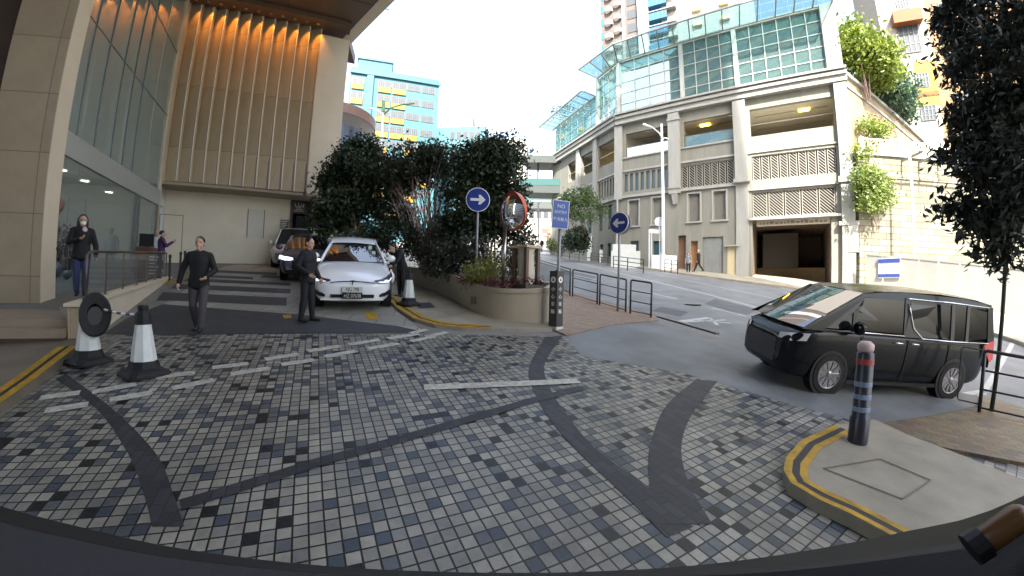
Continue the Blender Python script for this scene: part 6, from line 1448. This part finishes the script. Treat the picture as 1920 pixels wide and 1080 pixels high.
for s in (-1, 1):
    side([(1.50, 1.11), (1.02, 1.11), (1.02, 1.38)], s, -.02, -.012, vg, 'quarter_window', bv)
    side([(.96, 1.11), (.02, 1.11), (.0, 1.67), (.80, 1.65), (.96, 1.45)], s, -.02, -.012, vg, 'front_window', bv)
    side([(-.18, 1.25), (-.42, 1.08), (-1.20, 1.07), (-1.22, 1.69), (-.14, 1.69), (-.10, 1.5)], s, -.02, -.012, vg, 'sliding_door_window', bv)
    side([(-1.30, 1.07), (-1.62, 1.07), (-1.66, 1.67), (-1.32, 1.69)], s, -.02, -.012, vg, 'rear_quarter_window', bv)
    side([(-1.70, 1.08), (-2.34, 1.14), (-2.30, 1.60), (-1.74, 1.66)], s, -.02, -.012, vg, 'rear_quarter_window', bv)
    # painted pillars and roof edge
    side([(1.90, 1.07), (1.50, 1.06), (1.50, 1.11), (1.02, 1.40), (.80, 1.66), (.5, 1.76), (.86, 1.70)], s, -.015, .012, pb, 'front_pillar', bv)
    side([(1.02, 1.06), (.96, 1.06), (.96, 1.45), (1.02, 1.40)], s, -.015, .006, trim, 'quarter_bar', bv)
    side([(.02, 1.06), (-.42, 1.06), (-.42, 1.08), (-.18, 1.25), (-.10, 1.5), (-.14, 1.70), (.0, 1.70)], s, -.015, .006, trim, 'centre_pillar', bv)
    side([(-1.20, 1.05), (-1.30, 1.05), (-1.32, 1.70), (-1.22, 1.70)], s, -.015, .006, trim, 'rear_pillar', bv); side([(-1.62, 1.05), (-1.70, 1.05), (-1.74, 1.68), (-1.66, 1.68)], s, -.015, .006, trim, 'rear_pillar', bv)
    side([(-2.28, 1.05), (-2.48, 1.05), (-2.42, 1.70), (-2.26, 1.68)], s, -.015, .008, pb, 'tail_pillar', bv)
    side([(.86, 1.66), (-2.3, 1.66), (-2.38, 1.74), (-1.6, 1.80), (.0, 1.80), (.56, 1.75)], s, -.03, -.005, pb, 'roof_rail', bv)
    # chrome strips
    mb = MB(Mm_)
    def cl(pts): mb.tube([(x*1.2 if x > 0 else x, s*(yz(z)+.014), z) for x, z in pts], .012, 6)
    cl([(1.52, 1.085), (.02, 1.08)]); cl([(.0, 1.70), (-.14, 1.705), (-1.2, 1.71), (-2.3, 1.69)]); cl([(-.07, 1.62), (-.10, 1.48), (-.20, 1.22), (-.44, 1.055), (-1.2, 1.045), (-2.3, 1.06)])
    mb.build('chrome_line', chrome, bv, smooth=True)
    m_ = MB(Mm_).ball((1.22, s*1.06, 1.17), (.09, .13, .11), 14, 10).build('mirror', pb, bv, smooth=True); MB(Mm_).bar((1.22, s*.88, 1.1), (1.22, s*1.0, 1.12), .06, .04).build('stalk', trim, m_); MB(Mm_).bar((1.14, s*1.12, 1.20), (1.30, s*1.13, 1.20), .02, .025).build('repeater', chrome, m_)
    for x in (1.55, -1.46): arch(Mm_, bv, x, s*.925, .345); wheel(Mm_, bv, x, s*.934, .345, .23, 10, dalloy)
    side([(-2.16, 1.02), (-2.47, 1.12), (-2.46, .78), (-2.36, .72)], s, .005, .02, redl, 'tail_light', bv)
    MB(Mm_).grid([[(2.45, s*.52, .93), (2.36, s*.74, .965), (2.08, s*.905, 1.0)], [(2.475, s*.52, .84), (2.39, s*.78, .84), (2.16, s*.915, .87)]]).build('headlight', lampw, bv, smooth=True)
    mb = MB(Mm_)
    for x in (.98, -.12, -1.20): mb.boxb(x-.006, x+.006, s*.927-.006, s*.927+.006, .30, 1.03)
    mb.boxb(-1.9, -.12, s*.926-.006, s*.926+.006, .985, 1.0); mb.build('door_gap', black, bv)
    for x in (.12, -.28): MB(Mm_).tube([(x-.1, s*.93, .95), (x-.09, s*.955, .955), (x+.09, s*.955, .955), (x+.1, s*.93, .95)], .014, 6).build('door_handle', chrome, bv, smooth=True)
    MB(Mm_).bar((1.15, s*.905, .235), (-1.05, s*.905, .235), .05, .06).build('side_skirt', trim, bv)
MB(Mm_).grid([[(2.50, y, .82) for y in (-.5, 0, .5)], [(2.51, y, .42) for y in (-.55, 0, .55)]]).build('grille', mat('grille_chrome', (.05, .05, .055), .3, .6), bv)
MB(Mm_).grid([[(-2.475, .88*k, 1.14) for k in (-1, 0, 1)], [(-2.485, .90*k, .6) for k in (-1, 0, 1)]]).build('tailgate', pb, bv)
MB(Mm_).boxb(-2.46, -2.25, -.72, .72, 1.70, 1.745).build('roof_spoiler', pb, bv, bevel=.015)
seats(Mm_, bv, (.25, -.75, -1.75), 1.22)
MB(Mm_).boxb(1.1, 1.7, -.8, .8, .7, 1.07).build('dashboard', trim, bv)
MB(Mm_).ball((.22, .40, 1.33), (.09, .08, .12), 12, 8).ball((.2, .40, 1.08), (.12, .2, .2), 12, 8).build('driver_seat_cover', mat('seat_dark', (.02, .02, .022), .8), bv, smooth=True)

# ------------------------------------------------------------------ people
def person(lab, foot, az, H, pose, top, legs, shoe, hair='short', hairc=None, skinc=None, vox=.008, coat=0.0, slim=1.0, extra=None, group=None):
    M = frame(foot, az, foot.z) @ Matrix.Rotation(-pi/2, 4, 'Z') @ Matrix.Scale(H/1.72, 4)       # local y forward, x right
    t = thing('person', lab, 'person', M, group)
    J = dict(pel=(0, 0, .93), chest=(0, 0, 1.28), neck=(0, -.01, 1.46), head=(0, .025, 1.60), ls=(-.165, 0, 1.385), rs=(.165, 0, 1.385), le=(-.235, -.03, 1.12), re=(.235, -.03, 1.12), lw=(-.25, .06, .87), rw=(.25, .06, .87),
             lh=(-.085, 0, .90), rh=(.085, 0, .90), lk=(-.10, .02, .50), rk=(.10, .02, .50), la=(-.10, -.02, .09), ra=(.10, -.02, .09), lt=None, rt=None)
    J.update(pose); J = {k: (V(v) if v is not None else None) for k, v in J.items()}
    for s in 'lr':
        if J[s+'t'] is None: J[s+'t'] = V((J[s+'a'].x+(.02 if s == 'r' else -.02), J[s+'a'].y+.15, J[s+'a'].z-.045))
    sk = skinc or skin; hc = hairc or hairm
    sp = (J['chest']-J['pel']).normalized(); rt = (J['rs']-J['ls']).normalized(); fw_ = sp.cross(rt)*-1
    if fw_.length < .1: fw_ = V((0, 1, 0))
    fw_.normalize(); TM = Matrix((( rt.x, fw_.x, sp.x, 0), (rt.y, fw_.y, sp.y, 0), (rt.z, fw_.z, sp.z, 0), (0, 0, 0, 1)))
    def torso(mb, g):
        for c, r in ((J['pel']+sp*.02, (.155, .115, .12)), (J['pel'].lerp(J['chest'], .4), (.14, .105, .16)), (J['pel'].lerp(J['chest'], .68), (.15, .112, .17)), (J['pel'].lerp(J['chest'], .2), (.147, .11, .15)), (J['chest'], (.165, .118, .17)), (J['chest']+sp*.085, (.165, .10, .08))):
            m2 = MB(M @ Matrix.Translation(c) @ TM); m2.ball((0, 0, 0), (r[0]*slim+g, r[1]*slim+g, r[2]+g), 18, 12); o = len(mb.v); mb.v += m2.v; mb.f += [tuple(i+o for i in f) for f in m2.f]
    def arms(mb, g, cut=1.0):
        for s in 'lr':
            mb.capsule(J[s+'s'], J[s+'e'], .052+g, .042+g, 10); mb.capsule(J[s+'e'], J[s+'e'].lerp(J[s+'w'], cut), .042+g, .029+g, 10)
        
        for s in 'lr': mb.capsule(J[s+'s'], J['neck']+V((0, 0, -.015)), .046+g, .045+g*.6, 10)
    def legs_(mb, g):
        for s in 'lr':
            mb.capsule(J[s+'h'], J[s+'k'], .083+g, .056+g, 12); mb.capsule(J[s+'k'], J[s+'k'].lerp(J[s+'a'], .4), .054+g, .056+g, 12); mb.capsule(J[s+'k'].lerp(J[s+'a'], .4), J[s+'a'], .056+g, .038+g, 12)
    hm = J.get('hdir'); hdv = (hm if hm is not None else V((0, 1, 0))).normalized(); up = V((0, 0, 1)); up = (up-hdv*up.dot(hdv)).normalized(); hr = hdv.cross(up)
    HMx = M @ Matrix(((hr.x, hdv.x, up.x, J['head'].x), (hr.y, hdv.y, up.y, J['head'].y), (hr.z, hdv.z, up.z, J['head'].z), (0, 0, 0, 1)))
    mb = MB(M); torso(mb, 0); arms(mb, 0); legs_(mb, 0)
    mb.capsule(J['neck']-V((0, 0, .05)), J['head']-V((0, 0, .05)), .052, .05, 12)
    h = MB(HMx); h.ball((0, -.01, .03), (.074, .092, .092), 18, 12); h.ball((0, .018, -.035), (.058, .068, .075), 16, 10); h.capsule((0, .08, .015), (0, .098, -.018), .010, .014, 8); h.capsule((-.022, .078, -.052), (.022, .078, -.052), .010, .010, 8)
    h.ball((0, .055, -.095), (.03, .026, .022), 10, 6); h.ball((0, .07, .035), (.055, .02, .012), 10, 6)
    for s in (-1, 1): h.ball((s*.074, -.01, -.008), (.012, .022, .032), 8, 6)
    o = len(mb.v); mb.v += h.v; mb.f += [tuple(i+o for i in f) for f in h.f]
    for s, sg in (('l', -1), ('r', 1)):
        w_ = J[s+'w']; d = (w_-J[s+'e']).normalized(); q = V((0, 1, 0)); 
        if abs(d.dot(q)) > .9: q = V((0, 0, 1))
        a = (q-d*q.dot(d)).normalized(); b = d.cross(a)      # a: across the palm (thumb side), b: palm normal
        m2 = MB(M); palm = w_+d*.05
        m2.capsule(w_-d*.01, palm, .026, .030, 10); m2.capsule(palm-a*.02, palm+a*.024, .019, .019, 8)
        for k, (oa, L) in enumerate(((.031, .062), (.011, .072), (-.010, .066), (-.030, .05))):
            r0 = palm+a*oa+d*.022; k1 = r0+d*L*.55+b*sg*-.010; k2 = k1+d*L*.35+b*sg*-.03
            m2.capsule(r0-d*.015, k1, .0095, .0088, 7); m2.capsule(k1, k2, .0088, .0078, 7)
        t0 = w_+d*.03+a*.024; m2.capsule(t0, t0+a*.03+d*.025, .012, .010, 7); m2.capsule(t0+a*.03+d*.025, t0+a*.038+d*.055, .010, .009, 7)
        o = len(mb.v); mb.v += m2.v; mb.f += [tuple(i+o for i in f) for f in m2.f]
    mb.build('body', sk, t, voxel=vox)
    for s in (-1, 1): MB(HMx).ball((s*.028, .078, .008), (.011, .006, .006), 8, 6).build('eye', black, t, smooth=True)
    # clothes
    mb = MB(M); torso(mb, .022); arms(mb, .018, .95)
    if True:
        coat = max(coat, .085)
        for c in np.linspace(0, coat, 4): 
            m2 = MB(M); m2.ball(tuple(J['pel']-V((0, 0, c))), (.182+.06*c, .14+.05*c, .1), 16, 8); o = len(mb.v); mb.v += m2.v; mb.f += [tuple(i+o for i in f) for f in m2.f]
    mb.capsule(J['neck']-V((0, 0, .06)), J['neck']-V((0, 0, .005)), .072, .066, 12)
    mb.build('jacket', top, t, voxel=max(.010, vox), smooth_it=14)
    mb = MB(M); legs_(mb, .014); m2 = MB(M @ Matrix.Translation(J['pel']) @ TM); m2.ball((0, 0, 0), (.165*slim, .125*slim, .11), 16, 10); o = len(mb.v); mb.v += m2.v; mb.f += [tuple(i+o for i in f) for f in m2.f]
    mb.build('trousers', legs, t, voxel=max(.010, vox))
    for s in 'lr':
        a, b = J[s+'a'], J[s+'t']; d = (b-a); d.z = 0; d.normalize()
        MB(M).capsule(a-d*.03-V((0, 0, .035)), b-V((0, 0, .005)), .045, .036, 10).capsule(a, a-V((0, 0, .03)), .047, .048, 10).build('shoe', shoe, t, voxel=.010)
    # hair
    h = MB(HMx)
    if hair != 'bald':
        h.ball((0, -.022, .045), (.081, .092, .088), 18, 12)
        if hair == 'long':
            h.ball((.02, -.08, -.05), (.09, .06, .17), 14, 10); h.ball((.085, -.03, -.09), (.035, .045, .14), 12, 8); h.ball((-.075, -.03, -.06), (.03, .045, .12), 12, 8)
        elif hair == 'bun': h.ball((0, -.08, .02), (.06, .05, .06), 12, 8)
        else:
            for s in (-1, 1): h.ball((s*.066, -.02, .02), (.014, .04, .045), 8, 6)
            h.ball((0, -.075, -.01), (.055, .03, .06), 12, 8)
        h.build('hair', hc, t, voxel=.008)
    if extra: extra(M, HMx, t, J)
    return t
grey_tr = mat('grey_trousers', (.05, .047, .05), .85, var=.12, scale=9, bump=.5, bscale=16)
jeans = mat('blue_jeans', (.035, .05, .12), .85, var=.2, scale=10, bump=.4, bscale=20)
suit = mat('dark_suit', (.0035, .004, .008), .75, bump=1.0, bscale=7)
maroon = mat('dark_plum', (.055, .02, .075), .8, var=.12, bump=.4, bscale=14)
shoe = mat('black_shoe', (.012, .011, .011), .4)
# walking man in black top and grey trousers
f = G(372, 623)
person('man in a black long sleeved top and grey trousers walking towards the camera', f, 150, 1.70,
       dict(lk=(-.09, .11, .50), la=(-.07, .16, .10), lt=(-.08, .31, .06), rk=(.09, .02, .49), ra=(.08, -.20, .13), rt=(.085, -.09, .045), le=(-.27, .05, 1.13), lw=(-.17, .24, 1.0), re=(.29, -.05, 1.13), rw=(.33, .02, .88), hdir=(.12, 1, -.02)),
       cloth_blk, grey_tr, shoe, vox=.0065)
# valet in dark suit beside the white saloon
f = G(576, 604)
person('man in a dark suit standing in front of the white saloon turned towards it', f, 95, 1.74,
       dict(lk=(-.10, .03, .5), la=(-.12, .04, .09), rk=(.10, .0, .5), ra=(.13, -.05, .09), le=(-.26, -.02, 1.12), lw=(-.24, .12, .90), re=(.25, -.08, 1.13), rw=(.20, .16, .97), hdir=(.1, 1, -.05)),
       suit, suit, shoe, vox=.0065)
# man leaning at the far side of the saloon
def bag(M, HMx, t, J):
    p = J['rw']; MB(M).ball((p.x+.02, p.y+.02, p.z-.20), (.10, .08, .15), 14, 10).capsule((p.x, p.y, p.z-.02), (p.x+.01, p.y+.01, p.z-.10), .02, .05).build('white_bag', mat('plastic_bag', (.7, .7, .7), .6, bump=.6, bscale=25), t, voxel=.010)
f = G(742, 566, .07); f = V((f.x, f.y, f.z))
f = f+V((-.12, .9, .10))
person('man in dark clothes stooping at the white saloon', f, 215, 1.70,
       dict(chest=(0, .13, 1.22), neck=(0, .26, 1.34), head=(0, .36, 1.42), ls=(-.18, .2, 1.30), rs=(.18, .2, 1.30), le=(-.22, .33, 1.05), lw=(-.16, .46, .92), re=(.24, .2, 1.02), rw=(.28, .22, .78), hdir=(.1, .9, -.35)), suit, suit, shoe, vox=.009)
bgf = RR(733, 516, 10.2); wb_ = thing('carrier_bag', 'white carrier bag hanging at the stooping man beside the saloon', 'bag', bgf)
MB(Matrix.Translation(bgf)).ball((0, 0, -.06), (.10, .08, .16), 14, 10).capsule((0, 0, .06), (0, 0, .15), .05, .02).build('bag', mat('plastic_bag', (.7, .7, .7), .6, bump=.6, bscale=25), wb_, voxel=.010)
# woman with mask on the platform
def maskf(M, HMx, t, J):
    MB(HMx).ball((0, .045, -.055), (.058, .062, .052), 16, 10).build('face_mask', mat('mask_white', (.75, .75, .74), .8), t, smooth=True)
    MB(M).ball((-.03, .10, 1.40), (.05, .03, .06), 10, 8).build('inner_shirt', mat('shirt_pink', (.55, .45, .45), .8), t, smooth=True)
f = RR(150, 557, 10.35)
person('woman in black coat and blue jeans with a white face mask beside the lobby glass', f, 120, 1.62,
       dict(le=(-.26, -.03, 1.10), lw=(-.27, .02, .85), re=(.24, .02, 1.12), rw=(.06, .22, 1.20), lk=(-.08, .06, .5), la=(-.07, .08, .09), rk=(.08, .0, .5), ra=(.06, -.1, .10), hdir=(.1, 1, -.12)), cloth_blk, jeans, shoe, hair='long', vox=.0075, coat=.10, extra=maskf)
hb_ = RR(124, 490, 10.25); hbag = thing('handbag', 'black handbag hanging from the masked woman\'s arm by the lobby glass', 'bag', hb_)
MB(Matrix.Translation(hb_)).boxb(-.08, .09, -.06, .06, -.16, .08).build('pouch', black, hbag, bevel=.03); MB(Matrix.Translation(hb_)).tube([(-.06, 0, .07), (-.04, 0, .24), (.04, 0, .28), (.07, 0, .07)], .012, 6).build('strap', black, hbag)
# couple by the glass door
f = RR(300, 520, 16.4)
def cane(M, HMx, t, J): MB(M).tube([(.18, .0, .95), (.16, .02, .3), (.18, .05, .22), (.22, .05, .26)], .018, 6).build('strap', mat('strap_pale', (.6, .58, .5), .6), t)
person('woman in a dark plum coat with a phone raised near the end of the ramp', f, 40, 1.60, dict(re=(.22, .15, 1.15), rw=(.12, .36, 1.32), le=(-.22, .1, 1.15), lw=(-.08, .34, 1.30)), maroon, suit, shoe, hair='bun', vox=.010, coat=.28, extra=cane)
f = RR(292, 516, 17.6)
person('grey haired person in a pale shirt with a dark strap beside the woman in plum', f, 150, 1.64, dict(), mat('pale_shirt', (.55, .55, .58), .8, bump=.3), mat('navy_trousers', (.02, .022, .035), .8), shoe, hairc=mat('grey_hair', (.35, .32, .30), .6), vox=.011)
# pedestrians across the street
f = S(1309, 510.5, .13)
person('pale haired man in black striding past the steel shutter', f, 305, 1.68, dict(lk=(-.09, .15, .5), la=(-.09, .30, .12), rk=(.09, -.08, .5), ra=(.09, -.34, .16)), cloth_blk, cloth_blk, shoe, hairc=mat('grey_hair', (.35, .32, .30), .6), vox=.013)
f = S(1290, 511, .13)
person('short person in black and white beside the orange door across the street', f, 200, 1.45, dict(lk=(-.09, .06, .5), rk=(.09, -.03, .5)), mat('black_white_top', (.02, .02, .02), .8, col2=(.4, .4, .4), scale=7), cloth_blk, shoe, hair='long', vox=.013)
f = S(1016, 471, .1)
person('lone dark figure walking far up the street beneath the footbridge', f, 200, 1.7, dict(lk=(-.09, .1, .5), la=(-.09, .15, .1), rk=(.09, -.05, .5), ra=(.09, -.2, .12)), cloth_blk, jeans, shoe, vox=.016)

# ------------------------------------------------------------------ the car the photograph was taken from
DBP = [(-140, 905), (0, 948), (140, 985), (300, 1022), (450, 1045), (620, 1062), (800, 1071), (960, 1074), (1150, 1070), (1330, 1058), (1500, 1035), (1600, 1017), (1700, 996), (1800, 975), (1860, 955), (1920, 928), (2040, 860)]
dash = thing('dashboard', 'black rim of a windscreen with a grey dashboard top at the bottom edge of view', 'dashboard', (0, .45, -.62))
edge = [RR(x, y, .72) for x, y in DBP]
inner_ = [RR(x, y+16+max(0, (x-1250))*.07+max(0, 500-x)*.03, .66) for x, y in DBP]; low = [V((p.x*.5, p.y*.45, p.z-.22)) for p in inner_]
MB().grid([[p-V((0, 0, .03)) for p in edge], edge, inner_]).build('windscreen_rim', mat('frit_black', (.002, .002, .0025), .5), dash, smooth=True)
MB().grid([inner_, [p.lerp(q, .3)+V((0, 0, .02)) for p, q in zip(inner_, low)], low]).build('dash_top', mat('dash_grey', (.014, .014, .018), .8, var=.05, bump=.2, bscale=300), dash, smooth=True)
p = RR(1850, 1010, .60); q = RR(1905, 972, .62)
tb_ = thing('brown_tube', 'golden brown tube lying on the dashboard at the lower right corner', 'tube', p.lerp(q, .5))
MB().capsule(p, q, .016, .016, 14).build('tube', mat('tube_brown', (.10, .045, .012), .35), tb_, smooth=True)
d = (p-q).normalized(); MB().tube([p+d*.004, p+d*.022], .019, 14).build('end_cap', black, tb_)
bpy.context.view_layer.update()
